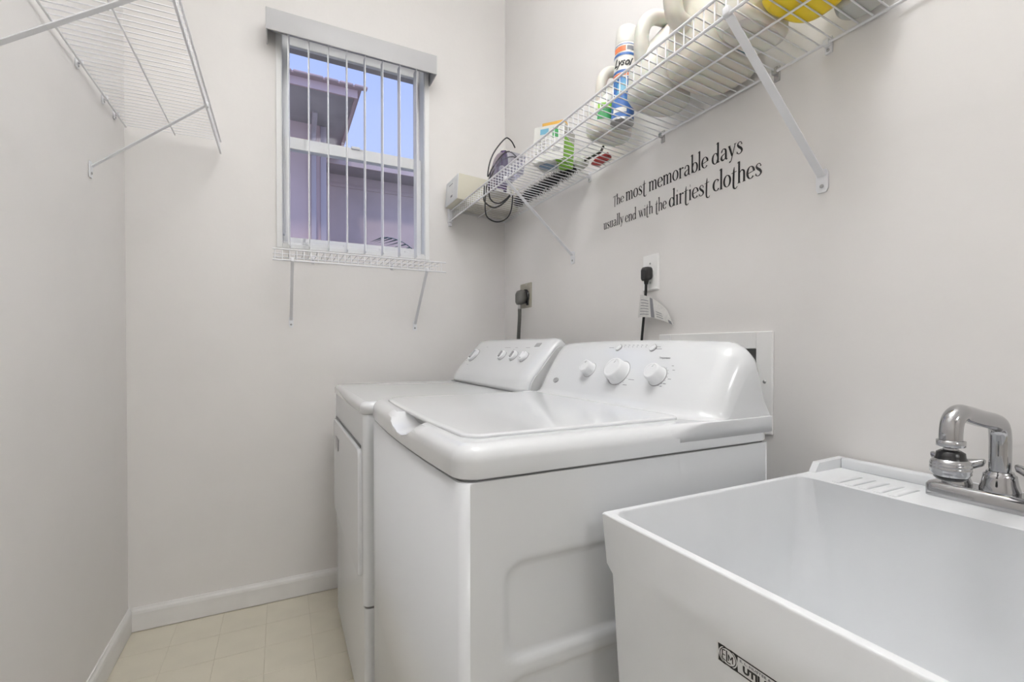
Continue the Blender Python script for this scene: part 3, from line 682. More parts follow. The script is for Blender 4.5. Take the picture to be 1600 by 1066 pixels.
# paper tag folded around the cord
tg = thing('paper_tag', 'white printed paper tag wrapped around the black power cord', 'tag', (XR - .02, 1.09, 1.19))
def tgp(u, v):                                             # u 0..1 away from the cord, v 0..1 upward
    y = 1.142 - .112 * u + .010 * (1 - v) * (1 - u); z = 1.206 - .042 * u * u + (v - .5) * (.072 - .020 * u); x = XR - .0292 + .020 * max(0, u - .22); y -= (v - .5) * -.03 * u
    return (x, y, z)
mb = MB(); nu, nv = 14, 6
for off in (0, .0004):
    mb.add([tuple(a + b for a, b in zip(tgp(i / nu, j / nv), (-off, 0, 0))) for j in range(nv + 1) for i in range(nu + 1)], [(j * (nu + 1) + i, j * (nu + 1) + i + 1, (j + 1) * (nu + 1) + i + 1, (j + 1) * (nu + 1) + i) for j in range(nv) for i in range(nu)], True)
mb.build('paper', 'paper', tg)
mb = MB()
def tq(u0, u1, v0, v1):
    k = 4; vs_ = [tuple(a + b for a, b in zip(tgp(u0 + (u1 - u0) * i / k, v0 + (v1 - v0) * j / k), (-.0009, 0, 0))) for j in range(k + 1) for i in range(k + 1)]
    mb.add(vs_, [(j * (k + 1) + i, j * (k + 1) + i + 1, (j + 1) * (k + 1) + i + 1, (j + 1) * (k + 1) + i) for j in range(k) for i in range(k)])
tq(.40, .50, .02, .98); tq(.88, .97, .02, .22)
for j in range(6): tq(.06, .34, .12 + .13 * j, .15 + .13 * j)
for j in range(3): tq(.56, .74, .10 + .12 * j, .14 + .12 * j)
mb.build('tag_print', 'print', tg)

o2 = plate('dryer_outlet', 'beige metal outlet plate with a black socket above the dryer', 1.908, 2.020, 1.264, 1.381, 'beige', .005)
mb = MB(); mb.lathe([(.034, 0), (.034, .006), (.028, .010)], (XR - .005, 1.958, 1.318), (-1, 0, 0), 24); mb.rbox(XR - .012, XR - .004, 1.93, 1.945, 1.274, 1.30, .002); mb.build('socket', 'blackgloss', o2)
for z in (1.372, 1.272): MB().lathe([(.0035, 0), (.0035, .001), (.001, .002)], (XR - .005, 1.955, z), (-1, 0, 0), 10).build('screw', 'steel', o2)
dc = thing('dryer_power_cord', 'thick grey power cord hanging from the beige plate down behind the dryer', 'cord', (XR - .04, 1.96, 1.2))
mb = MB(); rg = []
for h, w_, zt_, zb_ in ((.0155, .020, .026, -.026), (.018, .027, .030, -.034), (.036, .028, .031, -.040), (.050, .024, .027, -.040), (.056, .015, .018, -.034)):
    rg.append([(XR - h, y, z) for y, z in rrect(1.955 - w_, 1.955 + w_, 1.316 + zb_, 1.316 + zt_, w_ * .85, 5)])
mb.loft(rg, True, True); mb.build('plug', 'gray_plug', dc)
MB().lathe([(.0085, 0), (.0085, -.020)], (XR - .040, 1.957, 1.2765), (0, 0, 1), 14).build('cord_clamp', 'steel', dc)
MB().tube(cat([(XR - .040, 1.957, 1.262), (XR - .038, 1.960, 1.22), (XR - .034, 1.975, 1.16), (XR - .03, 1.99, 1.10), (XR - .04, 1.99, .98), (XR - .07, 1.98, .85)], 8), .0085, 12).build('cable', 'gray_plug', dc)

# ------------------------------------------------------------------ wall quote: cut vinyl letters, drawn as pen strokes
def strokes(ch):
    """list of (points, widths) in units of x-height; and the advance"""
    st = lambda x, a, b, w=.15: ([(x, a), (x, b)], [w, w])
    wedge = lambda x, y: ([(x - .16, y - .10), (x, y - .01)], [.03, .09])
    foot_ = lambda x: ([(x - .13, .015), (x + .13, .015)], [.035, .035])
    def ringp(cx, cy, rx, ry, a0, a1, w0=.05, w1=.16, n=22):
        P, W = [], []
        for k in range(n + 1):
            a = math.radians(a0 + (a1 - a0) * k / n); P.append((cx + rx * math.cos(a), cy + ry * math.sin(a))); W.append(w0 + (w1 - w0) * abs(math.cos(a)) ** 1.4)
        return (P, W)
    def arch(x0, x1): return ([(x0, .62), (x0 + .06, .80), (x0 + (x1 - x0) * .55, .97), (x1 - .03, .86), (x1, .64), (x1, 0)], [.04, .05, .08, .13, .15, .15])
    if ch == 'o': return [ringp(.36, .5, .27, .47, 0, 360)], .72
    if ch == 'c': return [ringp(.38, .5, .28, .47, 48, 318), ([(.53, .80), (.56, .78)], [.17, .17])], .64
    if ch == 'e': return [ringp(.36, .5, .27, .47, 5, 318), ([(.12, .46), (.62, .56)], [.045, .05])], .68
    if ch == 'd': return [ringp(.34, .45, .25, .44, 20, 340), st(.60, .02, 1.72), wedge(.60, 1.72), ([(.60, .08), (.76, .05)], [.07, .03])], .78
    if ch == 'b': return [ringp(.44, .46, .25, .44, -160, 160), st(.18, .05, 1.72), wedge(.18, 1.72)], .74
    if ch == 'l': return [st(.18, 0, 1.72), wedge(.18, 1.72), foot_(.18)], .36
    if ch == 'h': return [st(.18, 0, 1.72), wedge(.18, 1.72), arch(.18, .60), foot_(.18), foot_(.60)], .78
    if ch == 'n': return [st(.18, 0, 1), wedge(.18, 1), arch(.18, .60), foot_(.18), foot_(.60)], .78
    if ch == 'm': return [st(.18, 0, 1), wedge(.18, 1), arch(.18, .56), arch(.56, .94), foot_(.18), foot_(.56), foot_(.94)], 1.12
    if ch == 'r': return [st(.18, 0, 1), wedge(.18, 1), ([(.18, .66), (.30, .88), (.44, .93), (.50, .84)], [.04, .06, .11, .17]), foot_(.18)], .56
    if ch == 'u': return [st(.18, .2, 1), wedge(.18, 1), ([(.18, .25), (.22, .08), (.34, .03), (.50, .12), (.58, .3)], [.15, .12, .07, .05, .04]), st(.58, .02, 1), wedge(.58, 1), ([(.58, .06), (.72, .04)], [.06, .03])], .76
    if ch == 'i': return [st(.18, 0, 1), wedge(.18, 1), foot_(.18), ([(.17, 1.34), (.20, 1.34)], [.19, .19])], .36
    if ch == 't': return [([(.26, 1.42), (.22, 1.0), (.20, .4), (.20, -.12), (.27, -.30), (.42, -.33), (.52, -.20)], [.03, .13, .15, .14, .11, .06, .03]), ([(.02, .97), (.46, 1.03)], [.045, .05])], .50
    if ch == 's': return [([(.47, .72), (.44, .90), (.30, .97), (.17, .88), (.15, .74), (.26, .58), (.42, .42), (.50, .24), (.42, .08), (.27, .02), (.13, .10), (.09, .27)], [.03, .05, .05, .08, .13, .17, .17, .13, .08, .05, .06, .03]), ([(.48, .80), (.49, .70)], [.10, .02]), ([(.10, .12), (.09, .26)], [.12, .02])], .60
    if ch == 'a': return [([(.16, .74), (.22, .90), (.36, .96), (.50, .86), (.54, .66), (.54, .10)], [.12, .07, .07, .12, .15, .15]), ([(.54, .58), (.34, .50), (.16, .38), (.14, .18), (.26, .04), (.42, .10), (.54, .28)], [.04, .06, .11, .15, .11, .06, .04]), ([(.15, .76), (.18, .74)], [.16, .16]), ([(.54, .10), (.62, .02), (.70, .06)], [.13, .08, .03])], .74
    if ch == 'y': return [([(.10, .97), (.36, .10)], [.15, .13]), ([(.62, .98), (.36, .05), (.26, -.28), (.14, -.36)], [.05, .06, .06, .09]), ([(.12, -.32), (.15, -.34)], [.15, .15]), ([(.0, .985), (.22, .985)], [.035, .035]), ([(.52, .985), (.72, .985)], [.035, .035])], .70
    if ch == 'w': return [([(.10, .97), (.32, .03)], [.14, .12]), ([(.32, .03), (.50, .92)], [.05, .05]), ([(.46, .97), (.68, .03)], [.14, .12]), ([(.68, .03), (.88, .98)], [.05, .05]), ([(0, .985), (.22, .985)], [.035, .035]), ([(.78, .985), (.96, .985)], [.035, .035])], .98
    if ch == 'T': return [([(.34, 1.46), (.33, .6), (.30, -.22)], [.11, .12, .09]), ([(.02, 1.28), (.04, 1.45), (.34, 1.48), (.66, 1.45), (.68, 1.28)], [.03, .06, .06, .06, .03]), ([(.20, -.24), (.42, -.22)], [.035, .035])], .62
glyphs = {}
def glyph(ch, bold):
    """mesh of one letter, x to the right, y up, x-height 1, thickness along z"""
    if (ch, bold) in glyphs: return glyphs[(ch, bold)]
    S, adv = strokes(ch); mb = MB()
    for k, (P, W) in enumerate(S):
        if len(P) > 3:
            Q = cat([(p[0], p[1], w_) for p, w_ in zip(P, W)], 5); P = [(q[0], q[1]) for q in Q]; W = [q[2] for q in Q]
        L_, R_ = [], []
        for i, p in enumerate(P):
            a = Vector(P[max(i - 1, 0)]); b = Vector(P[min(i + 1, len(P) - 1)]); d = (b - a)
            d = d.normalized() if d.length > 1e-6 else Vector((1, 0)); n = Vector((-d.y, d.x)); w_ = max(W[i] * bold, .02) / 2
            L_.append((p[0] + n.x * w_, p[1] + n.y * w_)); R_.append((p[0] - n.x * w_, p[1] - n.y * w_))
        zt_ = .012 + .0006 * k
        m = len(P); v = [(*q, zt_) for q in L_] + [(*q, zt_) for q in R_] + [(*q, 0) for q in L_] + [(*q, 0) for q in R_]
        f = [(i, m + i, m + i + 1, i + 1) for i in range(m - 1)] + [(i, i + 1, 2 * m + i + 1, 2 * m + i) for i in range(m - 1)] + [(m + i, 3 * m + i, 3 * m + i + 1, m + i + 1) for i in range(m - 1)]
        f += [(0, 2 * m, 3 * m, m), (m - 1, 2 * m - 1, 4 * m - 1, 3 * m - 1)]
        mb.add(v, f)
    me = bpy.data.meshes.new('letter'); me.from_pydata(mb.v, [], mb.f); me.materials.append(M['ink'])
    bm = bmesh.new(); bm.from_mesh(me); bmesh.ops.recalc_face_normals(bm, faces=bm.faces); bm.to_mesh(me); bm.free()
    glyphs[(ch, bold)] = (me, adv); return me, adv
qt = thing('wall_quote_lettering', 'black vinyl wall lettering reading The most memorable days usually end with the dirtiest clothes', 'wall decal', (XR - .0005, 1.05, 1.53))
for word, ya, yb, zb, xh, bold in (('The', 1.312, 1.258, 1.5755, .0215, .95), ('most', 1.246, 1.150, 1.5735, .0300, 1), ('memorable', 1.136, .908, 1.5725, .0310, 1), ('days', .893, .800, 1.5715, .0320, 1.05),
                                   ('usually', 1.367, 1.259, 1.5025, .0235, .95), ('end', 1.249, 1.195, 1.5010, .0235, .95), ('with', 1.182, 1.118, 1.5005, .0240, .95), ('the', 1.106, 1.061, 1.4995, .0250, .95), ('dirtiest', 1.049, .903, 1.4985, .0310, 1), ('clothes', .890, .747, 1.4975, .0320, 1.05)):
    adv = [glyph(c, bold)[1] for c in word]; k = (ya - yb) / (sum(adv) - .10); u = -.04
    for c, a in zip(word, adv):
        o = bpy.data.objects.new('letter', glyph(c, bold)[0]); COL.objects.link(o); o.parent = qt
        o.matrix_local = Matrix.Translation(Vector((XR - .0006, ya - u * k, zb)) - Vector(qt.location)) @ Matrix(((0, 0, -1, 0), (-1, 0, 0, 0), (0, 1, 0, 0), (0, 0, 0, 1))) @ Matrix.Diagonal((k, xh, .03, 1))
        u += a

# ------------------------------------------------------------------ things on the right shelf
DK = 1.7415
def dk(x): return 1.747 + (1.727 - 1.747) * (x - .752) / (1.046 - .752) + .0022     # top of the deck wires at depth x
def seclp(cx, cy, z, rx, ry, p=2.6, n=32, rot=0):
    out = []
    for k in range(n):
        a = 2 * PI * k / n; c_, s_ = math.cos(a), math.sin(a)
        x = rx * math.copysign(abs(c_) ** (2 / p), c_); y = ry * math.copysign(abs(s_) ** (2 / p), s_)
        out.append((cx + x * math.cos(rot) - y * math.sin(rot), cy + x * math.sin(rot) + y * math.cos(rot), z))
    return out
def bottle(name, label, cx, cy, z0, rx, ry, prof, material, rot=0, p=2.6, catg='bottle', group='bottles and jugs on the right shelf'):
    """prof: (height, scale, dx, dy) sections from bottom to neck"""
    r = thing(name, label, catg, (cx, cy, z0), group)
    mb = MB(); mb.loft([seclp(cx + dx, cy + dy_, z0 + h, rx * s_, ry * s_, p, 32, rot) for h, s_, dx, dy_ in prof], True, True)
    mb.build('body', material, r); return r
def jug_prof(H, neck=.26, dx=0, dy_=0):
    return [(0, .80, 0, 0), (.004, .92, 0, 0), (.014, 1, 0, 0), (H * .30, 1.0, 0, 0), (H * .55, .99, 0, 0), (H * .68, .94, dx * .1, dy_ * .1), (H * .78, .80, dx * .35, dy_ * .35), (H * .87, .56, dx * .75, dy_ * .75), (H * .93, .36, dx, dy_), (H * .96, neck, dx, dy_), (H, neck, dx, dy_)]
def cap(root, p, r, h, material, ridges=True):
    mb = MB(); mb.lathe([(r * .98, 0), (r, .002), (r * .96, h - .003), (r * .88, h), (.001, h)], p, (0, 0, 1), 28); mb.build('cap', material, root)

# far cream jug with a green label
z0 = dk(.935)
j1 = bottle('detergent_jug', 'cream jug with a green label, behind the white and blue spray can', .935, 1.186, z0, .072, .055, [(0, .80, 0, 0), (.004, .92, 0, 0), (.014, 1, 0, 0), (.075, 1, 0, 0), (.105, .95, .004, 0), (.135, .76, .017, -.002), (.165, .58, .028, -.006), (.190, .42, .032, -.010), (.207, .26, .034, -.012), (.222, .26, .034, -.012)], 'cream')
MB().tube(cat([(.895, 1.172, z0 + .075), (.884, 1.168, z0 + .110), (.880, 1.165, z0 + .145), (.888, 1.163, z0 + .175), (.912, 1.164, z0 + .196), (.950, 1.168, z0 + .205)], 6), [.020 - .0035 * min(k / 8, 1) for k in range(31)], 16).build('handle', 'cream', j1)
mb = MB(); ring_ = [[(x, y, z) for x, y, z in seclp(.935, 1.186, z, .0728, .0558)] for z in (z0 + .03, z0 + .085)]
def label_patch(root, cx, cy, rx, ry, z0_, z1_, a0, a1, material, p=2.6, rot=0, name='label'):
    """band of label film hugging a bottle between two angles (degrees)"""
    m = MB(); n = 20; rows = []
    for z in (z0_, z1_):
        row = []
        for k in range(n + 1):
            a = math.radians(a0 + (a1 - a0) * k / n); c_, s_ = math.cos(a), math.sin(a)
            x = rx * math.copysign(abs(c_) ** (2 / p), c_); y = ry * math.copysign(abs(s_) ** (2 / p), s_)
            row.append((cx + x * math.cos(rot) - y * math.sin(rot), cy + x * math.sin(rot) + y * math.cos(rot), z))
        rows.append(row)
    m.loft(rows, False, True, closed=False); return m.build(name, material, root)
label_patch(j1, .935, 1.186, .0732, .0562, z0 + .030, z0 + .062, 205, 275, 'green_label')
label_patch(j1, .935, 1.186, .0732, .0562, z0 + .064, z0 + .080, 205, 275, 'green')
cap(j1, (.969, 1.174, z0 + .220), .019, .026, 'cream')

# aerosol can
cx, cy, z0 = .912, 1.093, dk(.912); R_ = .0330; HC = .285
cn = thing('aerosol_can', 'white spray can with a blue label, between two cream jugs', 'spray can', (cx, cy, z0))
MB().lathe([(.026, .003), (.030, .0), (.0335, .002), (.0335, .004), (R_, .006), (R_, .222), (.0315, .232), (.030, .236)], (cx, cy, z0), (0, 0, 1), 36).build('body', 'can_white', cn)
MB().lathe([(.0345, .0), (.0345, .0035), (.0338, .0045)], (cx, cy, z0 - .0003), (0, 0, 1), 36).build('bottom_rim', 'steel', cn)
MB().lathe([(.0322, .230), (.0328, .233), (.0318, HC - .007), (.0285, HC - .001), (.001, HC)], (cx, cy, z0), (0, 0, 1), 36).build('cap', 'can_white', cn)
FA = math.degrees(math.atan2(-cy, -cx)) - 10                 # towards the room
def canband(a0, a1, h0, h1, m, k=0): return label_patch(cn, cx, cy, R_ + .0006 + k, R_ + .0006 + k, z0 + h0, z0 + h1, a0, a1, m, 2, 0)
canband(FA - 180, FA + 180, .007, .060, 'blue'); canband(FA - 180, FA + 180, .060, .125, 'can_blue'); canband(FA - 80, FA + 80, .128, .136, 'orange'); canband(FA - 85, FA + 85, .138, .146, 'blue'); canband(FA - 85, FA + 85, .189, .197, 'blue'); canband(FA - 85, FA + 85, .2215, .2235, 'blue')
canband(FA - 60, FA + 10, .201, .217, 'orange'); canband(FA + 15, FA + 60, .204, .216, 'print'); canband(FA - 20, FA + 25, .075, .105, 'cyan', .0004); canband(FA - 40, FA + 30, .020, .034, 'can_white', .0004)
def wrap_text(root, body, size, cx, cy, r, ang, z, m, shear=.35, width=.05, bold=0):
    v, f = text_mesh(body, size, shear, .0002, bold); x0 = min(p[0] for p in v); x1 = max(p[0] for p in v); mb = MB(); k = width / (x1 - x0); pts = []
    for p in v:
        a = math.radians(ang) + ((p[0] - x0) * k - width / 2) / r; rr = r + p[2]
        pts.append((cx + rr * math.cos(a), cy + rr * math.sin(a), z + p[1]))
    mb.add(pts, f); mb.build('brand_print', m, root)
wrap_text(cn, 'Lysol', .032, cx, cy, R_ + .0012, FA, z0 + .158, 'ink', .45, .060, .0006)

# second jug, green cap
z0 = dk(.92)
j2 = bottle('detergent_jug', 'cream jug with a dark green cap and open handle, beside the spray can', .928, .962, z0, .086, .064, [(0, .80, 0, 0), (.004, .92, 0, 0), (.014, 1, 0, 0), (.085, 1, 0, 0), (.115, .96, .004, 0), (.150, .80, .017, -.002), (.185, .62, .030, -.006), (.215, .44, .036, -.010), (.240, .24, .038, -.012), (.268, .24, .038, -.012)], 'cream3')
MB().tube(cat([(.868, .955, z0 + .080), (.852, .952, z0 + .120), (.847, .950, z0 + .155), (.855, .948, z0 + .190), (.884, .948, z0 + .218), (.932, .950, z0 + .230)], 6), [.024 - .005 * min(k / 10, 1) for k in range(31)], 16).build('handle', 'cream3', j2)
cap(j2, (.966, .950, z0 + .264), .022, .035, 'green_cap')
# large jug with a looped handle on its front
z0 = dk(.93)
j3 = bottle('detergent_jug', 'largest ivory jug with a broad looped handle, left of the near bracket', .945, .803, z0, .098, .083, [(0, .82, 0, 0), (.004, .93, 0, 0), (.016, 1, 0, 0), (.11, 1, 0, 0), (.17, .98, 0, 0), (.21, .88, .005, 0), (.245, .66, .012, 0), (.27, .42, .018, 0), (.28, .28, .018, 0), (.30, .28, .018, 0)], 'cream2', 0, 3.2)
MB().tube(cat([(.862, .800, z0 + .085), (.822, .800, z0 + .094), (.806, .800, z0 + .130), (.804, .800, z0 + .185), (.820, .800, z0 + .228), (.865, .800, z0 + .252), (.930, .800, z0 + .262)], 6), [.021] * 37, 16).build('handle', 'cream2', j3)
label_patch(j3, .945, .803, .0988, .0838, z0 + .012, z0 + .030, 268, 300, 'cyan', 3.2); label_patch(j3, .945, .803, .0992, .0842, z0 + .014, z0 + .028, 278, 284, 'green', 3.2, 0, 'label_mark')
cap(j3, (.963, .803, z0 + .292), .030, .04, 'cream')
# cream bottle right of bracket
z0 = dk(.9)
b4 = bottle('detergent_bottle', 'plain cream bottle between the largest jug and the yellow bottle', .905, .664, z0, .080, .049, jug_prof(.25, .25, 0, 0), 'cream', 0, 3.0)
cap(b4, (.905, .664, z0 + .245), .022, .03, 'green_cap')
z0 = dk(.91)
b5 = bottle('cleaner_bottle', 'bright yellow bottle near the right end of the shelf', .905, .553, z0, .072, .056, jug_prof(.24, .26, 0, 0), 'yellow', math.radians(-8), 3.0)
cap(b5, (.905, .553, z0 + .235), .020, .03, 'yellow')
z0 = dk(1.005)
b6 = bottle('cleaner_bottle', 'grey translucent bottle against the wall beside the yellow bottle', 1.006, .508, z0, .034, .040, jug_prof(.22, .36, 0, 0), 'ghost', 0, 2.6)
label_patch(b6, 1.006, .508, .0346, .0406, z0 + .03, z0 + .12, 100, 190, 'green')
cap(b6, (1.006, .508, z0 + .215), .015, .025, 'green_cap')

# cartons
def carton(root, A, B, L, z0, h, mats, names):
    """box with one bottom edge A-B and depth L to the left of it"""
    A = Vector((*A, z0)); B = Vector((*B, z0)); e = (B - A).normalized(); n = Vector((-e.y, e.x, 0)); C_ = B + n * L; D_ = A + n * L; up_ = Vector((0, 0, h))
    mb = MB(); mb.loft([[A, B, C_, D_], [A + up_, B + up_, C_ + up_, D_ + up_]], True, False); mb.build('carton', mats, root, bevel=.0008)
    return A, B, C_, D_, e, n
z0 = dk(.90) + .0015
bx = thing('dryer_sheet_box', 'white box with a lime green end panel, left of the cream jugs', 'box', (.90, 1.48, z0), 'cartons on the right shelf')
A, B, C_, D_, e, n = carton(bx, (.893, 1.385), (.972, 1.440), .120, z0, .128, 'card', None)
mb = MB(); mb.add([A - n * .0005 + e * .001 + Vector((0, 0, .001)), B - n * .0005 - e * .001 + Vector((0, 0, .001)), B - n * .0005 - e * .001 + Vector((0, 0, .085)), A - n * .0005 + e * .001 + Vector((0, 0, .085))], [(0, 1, 2, 3)]); mb.build('end_print', 'green', bx)
mb = MB(); mb.add([A - n * .0005 + e * .001 + Vector((0, 0, .087)), B - n * .0005 - e * .001 + Vector((0, 0, .087)), B - n * .0005 - e * .001 + Vector((0, 0, .126)), A - n * .0005 + e * .001 + Vector((0, 0, .126))], [(0, 1, 2, 3)]); mb.build('end_print', 'card2', bx)
mb = MB(); q = .0008; mb.add([A + e * .001 - Vector((0, 0, q)), B - e * .001 - Vector((0, 0, q)), B - e * .001 + n * .05 - Vector((0, 0, q)), A + e * .001 + n * .03 - Vector((0, 0, q))], [(0, 1, 2, 3)]); mb.build('bottom_print', 'green', bx)
mb = MB(); cc = (A + B + C_ + D_) / 4 + n * .018 - Vector((0, 0, q)); mb.add([cc + n * .036 * math.cos(a) + e * .030 * math.sin(a) for a in [2 * PI * k / 30 for k in range(30)]], [list(range(30))]); mb.build('bottom_print', 'card_blue', bx)
mb = MB(); s_ = -e * .0006
def sq(u0, u1, h0, h1): mb.add([A + n * u0 + s_ + Vector((0, 0, h0)), A + n * u1 + s_ + Vector((0, 0, h0)), A + n * u1 + s_ + Vector((0, 0, h1)), A + n * u0 + s_ + Vector((0, 0, h1))], [(0, 1, 2, 3)])
for k in range(9): sq(.012 + .0035 * k, .0135 + .0035 * k + .0007 * (k % 2), .030, .044)
for k in range(5): sq(.065, .110 - .008 * (k % 3), .028 + .011 * k, .0305 + .011 * k)
mb.build('side_print', 'print', bx)
mb = MB(); sq(.022, .046, .080, .118); mb.build('side_print', 'green_label', bx)
mb = MB(); sq(.062, .095, .098, .118); mb.build('side_print', 'cyan', bx)
mb = MB(); U = Vector((0, 0, .1282)); W_ = Vector((0, 0, .012))
mb.loft([[A + e * .004 + n * .004 + U, A + e * .050 + n * .004 + U, A + e * .050 + n * .090 + U, A + e * .004 + n * .090 + U], [A + e * .002 + n * .004 + U + W_, A + e * .030 + n * .004 + U + W_, A + e * .030 + n * .090 + U + W_, A + e * .002 + n * .090 + U + W_]], True, False); mb.build('top_flap', 'amber', bx)
# clear packet
z0 = dk(.80) + .0005
cp = thing('clear_bin', 'low clear plastic bin between the iron and the white and green box', 'bin', (.80, 1.65, z0))
mb = MB(); mb.loft([ring(.776, .850, 1.585, 1.735, .010, z, d) for d, z in ((.006, z0), (.003, z0 + .002), (0, z0 + .066), (-.003, z0 + .068), (-.003, z0 + .071), (.002, z0 + .071), (.003, z0 + .06), (.006, z0 + .004))], True, True); mb.build('bin_shell', 'clear', cp)

# beige carton at the far end
z0 = dk(.876) + .0005
wb = thing('beige_carton', 'beige and white carton at the far end of the right shelf', 'box', (.876, 2.085, z0), 'cartons on the right shelf')
mb = MB(); mb.rbox(.722, 1.030, 2.000, 2.170, z0, z0 + .117, .002); mb.build('carton', 'beigebox', wb)
mb = MB(); mb.rbox(.7195, .7223, 2.001, 2.169, z0 + .001, z0 + .116, .001); mb.build('end_panel', 'boxwhite', wb)
mb = MB(); mb.rbox(.7185, .7196, 2.055, 2.145, z0 + .020, z0 + .098, .0004); wl = mb.build('label', 'label', wb)
mb = MB(); mb.box(.7180, .7186, 2.065, 2.09, z0 + .026, z0 + .036); mb.box(.7180, .7186, 2.07, 2.12, z0 + .088, z0 + .092); mb.build('label_print', 'print', wl)

# iron standing on its heel, cord looped around it
ir = thing('steam_iron', 'purple and cream steam iron standing upright with its black cord looped around it', 'iron', (.83, 1.80, dk(.83)))
zI = dk(.83) + .003; hd = Vector((-.75, -.66, 0)).normalized(); wd = Vector((-hd.y, hd.x, 0)); base = Vector((.868, 1.868, zI)); LI = .215
def ip(l, w_, h): return base + Vector((0, 0, l)) + wd * w_ + hd * h + Vector((.02 * (l / LI) ** 2, 0, 0))
def iwid(l): s_ = min(max(l / LI, 0), 1); return .050 * max(0, 1 - s_ ** 2.6) ** .75 + .0015
def isec(l, h0, h1, k0=1, k1=.8, n=8):
    w_ = iwid(l); return [ip(l, -w_ * k0, h0), ip(l, w_ * k0, h0), ip(l, w_ * (k0 + k1) / 2, (h0 + h1) / 2), ip(l, w_ * k1, h1 * .93 + h0 * .07), ip(l, w_ * k1 * .6, h1), ip(l, -w_ * k1 * .6, h1), ip(l, -w_ * k1, h1 * .93 + h0 * .07), ip(l, -w_ * (k0 + k1) / 2, (h0 + h1) / 2)]
LS = [LI * k / 14 for k in range(15)]
mb = MB(); mb.loft([isec(l, -.012, -.006, 1.10, 1.10) for l in LS], True, True); mb.build('soleplate', 'ironsteel', ir)
mb = MB(); mb.loft([isec(l, -.0055, .024 - .010 * (l / LI) ** 2, 1.12, 1.04) for l in LS], True, True); mb.build('skirt', 'ironcream', ir)
mb = MB(); mb.loft([isec(l, .0245 - .010 * (l / LI) ** 2, max(.036 * (1 - (l / LI) ** 2.2) + .016, .0145), .92, .60) for l in LS[:-1]], True, True); mb.build('water_tank', 'purple', ir)
mb = MB(); mb.tube(cat([ip(.012, 0, .040), ip(.014, 0, .058), ip(.030, 0, .068), ip(.080, 0, .070), ip(.125, 0, .066), ip(.160, 0, .046), ip(.175, 0, .028)], 6), .0115, 14); mb.build('handle', 'mauve', ir)
mb = MB(); mb.loft([isec(l, -.010, .056, .95, .7) for l in (-.0015, .006, .0115)], True, True); mb.build('heel', 'ironcream', ir)
mb = MB(); mb.lathe([(.014, 0), (.014, .008), (.011, .012)], ip(.105, .02, .034), hd, 20); mb.build('dial', 'ironcream', ir)
cpx = [(.882, 1.925), (.868, 1.948), (.850, 1.957), (.834, 1.951), (.809, 1.919), (.784, 1.873), (.771, 1.826), (.767, 1.775), (.784, 1.815), (.809, 1.858), (.834, 1.890), (.855, 1.903), (.876, 1.898), (.898, 1.877), (.876, 1.884), (.851, 1.876), (.825, 1.858), (.804, 1.828), (.784, 1.79), (.770, 1.752), (.765, 1.732), (.763, 1.705), (.761, 1.663), (.763, 1.631), (.775, 1.607), (.809, 1.597), (.842, 1.604), (.868, 1.626), (.881, 1.663), (.885, 1.721)]
MB().tube(cat([(x, 1.7605 + .004 * math.sin(k * 1.3), z) for k, (x, z) in enumerate(cpx)], 6), .0028, 8).build('cord', 'black', ir)
for P in ([(.764, 1.745), (.765, 1.71), (.767, 1.682), (.788, 1.666), (.813, 1.662), (.842, 1.677), (.868, 1.704), (.885, 1.728)], [(.786, 1.745), (.788, 1.711), (.796, 1.693), (.817, 1.683), (.842, 1.688), (.868, 1.711), (.883, 1.73)]):
    MB().tube(cat([(x, 1.786, z) for x, z in P], 6), .0030, 8).build('cord', 'black', ir)

# black duster lying along the wall
du = thing('duster', 'black bristle duster lying along the wall on the right shelf', 'duster', (1.0, 1.65, dk(1.0)))
zD = dk(1.0) + .028
MB().tube(cat([(1.008, 1.965, zD), (1.005, 1.7, zD), (1.004, 1.44, zD)], 4), .004, 8).build('core_rod', 'brist', du)
mb = MB(); rnd = random.Random(3)
for k in range(1500):
    t = rnd.random() ** .85; y = 1.445 + .525 * t; a = rnd.random() * 2 * PI; r = (.026 + .010 * min(t / .3, 1)) * (.75 + .4 * rnd.random())
    c = Vector((1.005, y, zD)); d = Vector((math.cos(a), .35 * rnd.uniform(-.6, 1.2), math.sin(a))) * r
    p = c + d; p.z = max(p.z, dk(p.x) + .0005); p.x = min(p.x, XR - .002); s_ = Vector((-math.sin(a), 0, math.cos(a))) * .0016; ax = Vector((0, .0016, 0))
    mb.add([c - s_, c + s_, c + ax, p], [(0, 1, 3), (1, 2, 3), (2, 0, 3)])
br = mb.build('bristles', 'brist', du); br['kind'] = 'stuff'
MB().lathe([(.022, 0), (.024, .004), (.023, .030), (.014, .040)], (1.004, 1.447, zD), (0, -1, 0), 20).build('ferrule', 'ferrule', du)
MB().tube([(1.003, 1.41, zD), (.992, 1.30, zD - .012), (.968, 1.255, zD - .016)], .0045, 10).build('handle', 'blackgloss', du)
rp_ = thing('red_packet', 'small red and white packet by the wall, below the duster handle', 'packet', (1.012, 1.33, dk(1.012)))
mb = MB(); z0 = dk(1.012); mb.loft([[(1.012 + dx * k, 1.332 + dy_ * k, z0 + h) for dx, dy_ in ((-.010, -.058), (.020, -.040), (.024, .030), (-.004, .046), (-.018, .0))] for k, h in ((.9, .0002), (1, .003), (1, .008), (.85, .0105))], True, True); mb.build('wrapper', 'red', rp_)
mb = MB(); mb.rbox(1.024, 1.040, 1.30, 1.375, z0 + .0003, z0 + .0075, .002); mb.build('seal_strip', 'card', rp_)

# the shelf tips slightly towards the wall and its load tips with it
for o in (j1, cn, j2, j3, b4, b5, b6, bx, cp, wb, ir, rp_): o.rotation_euler.y = .068

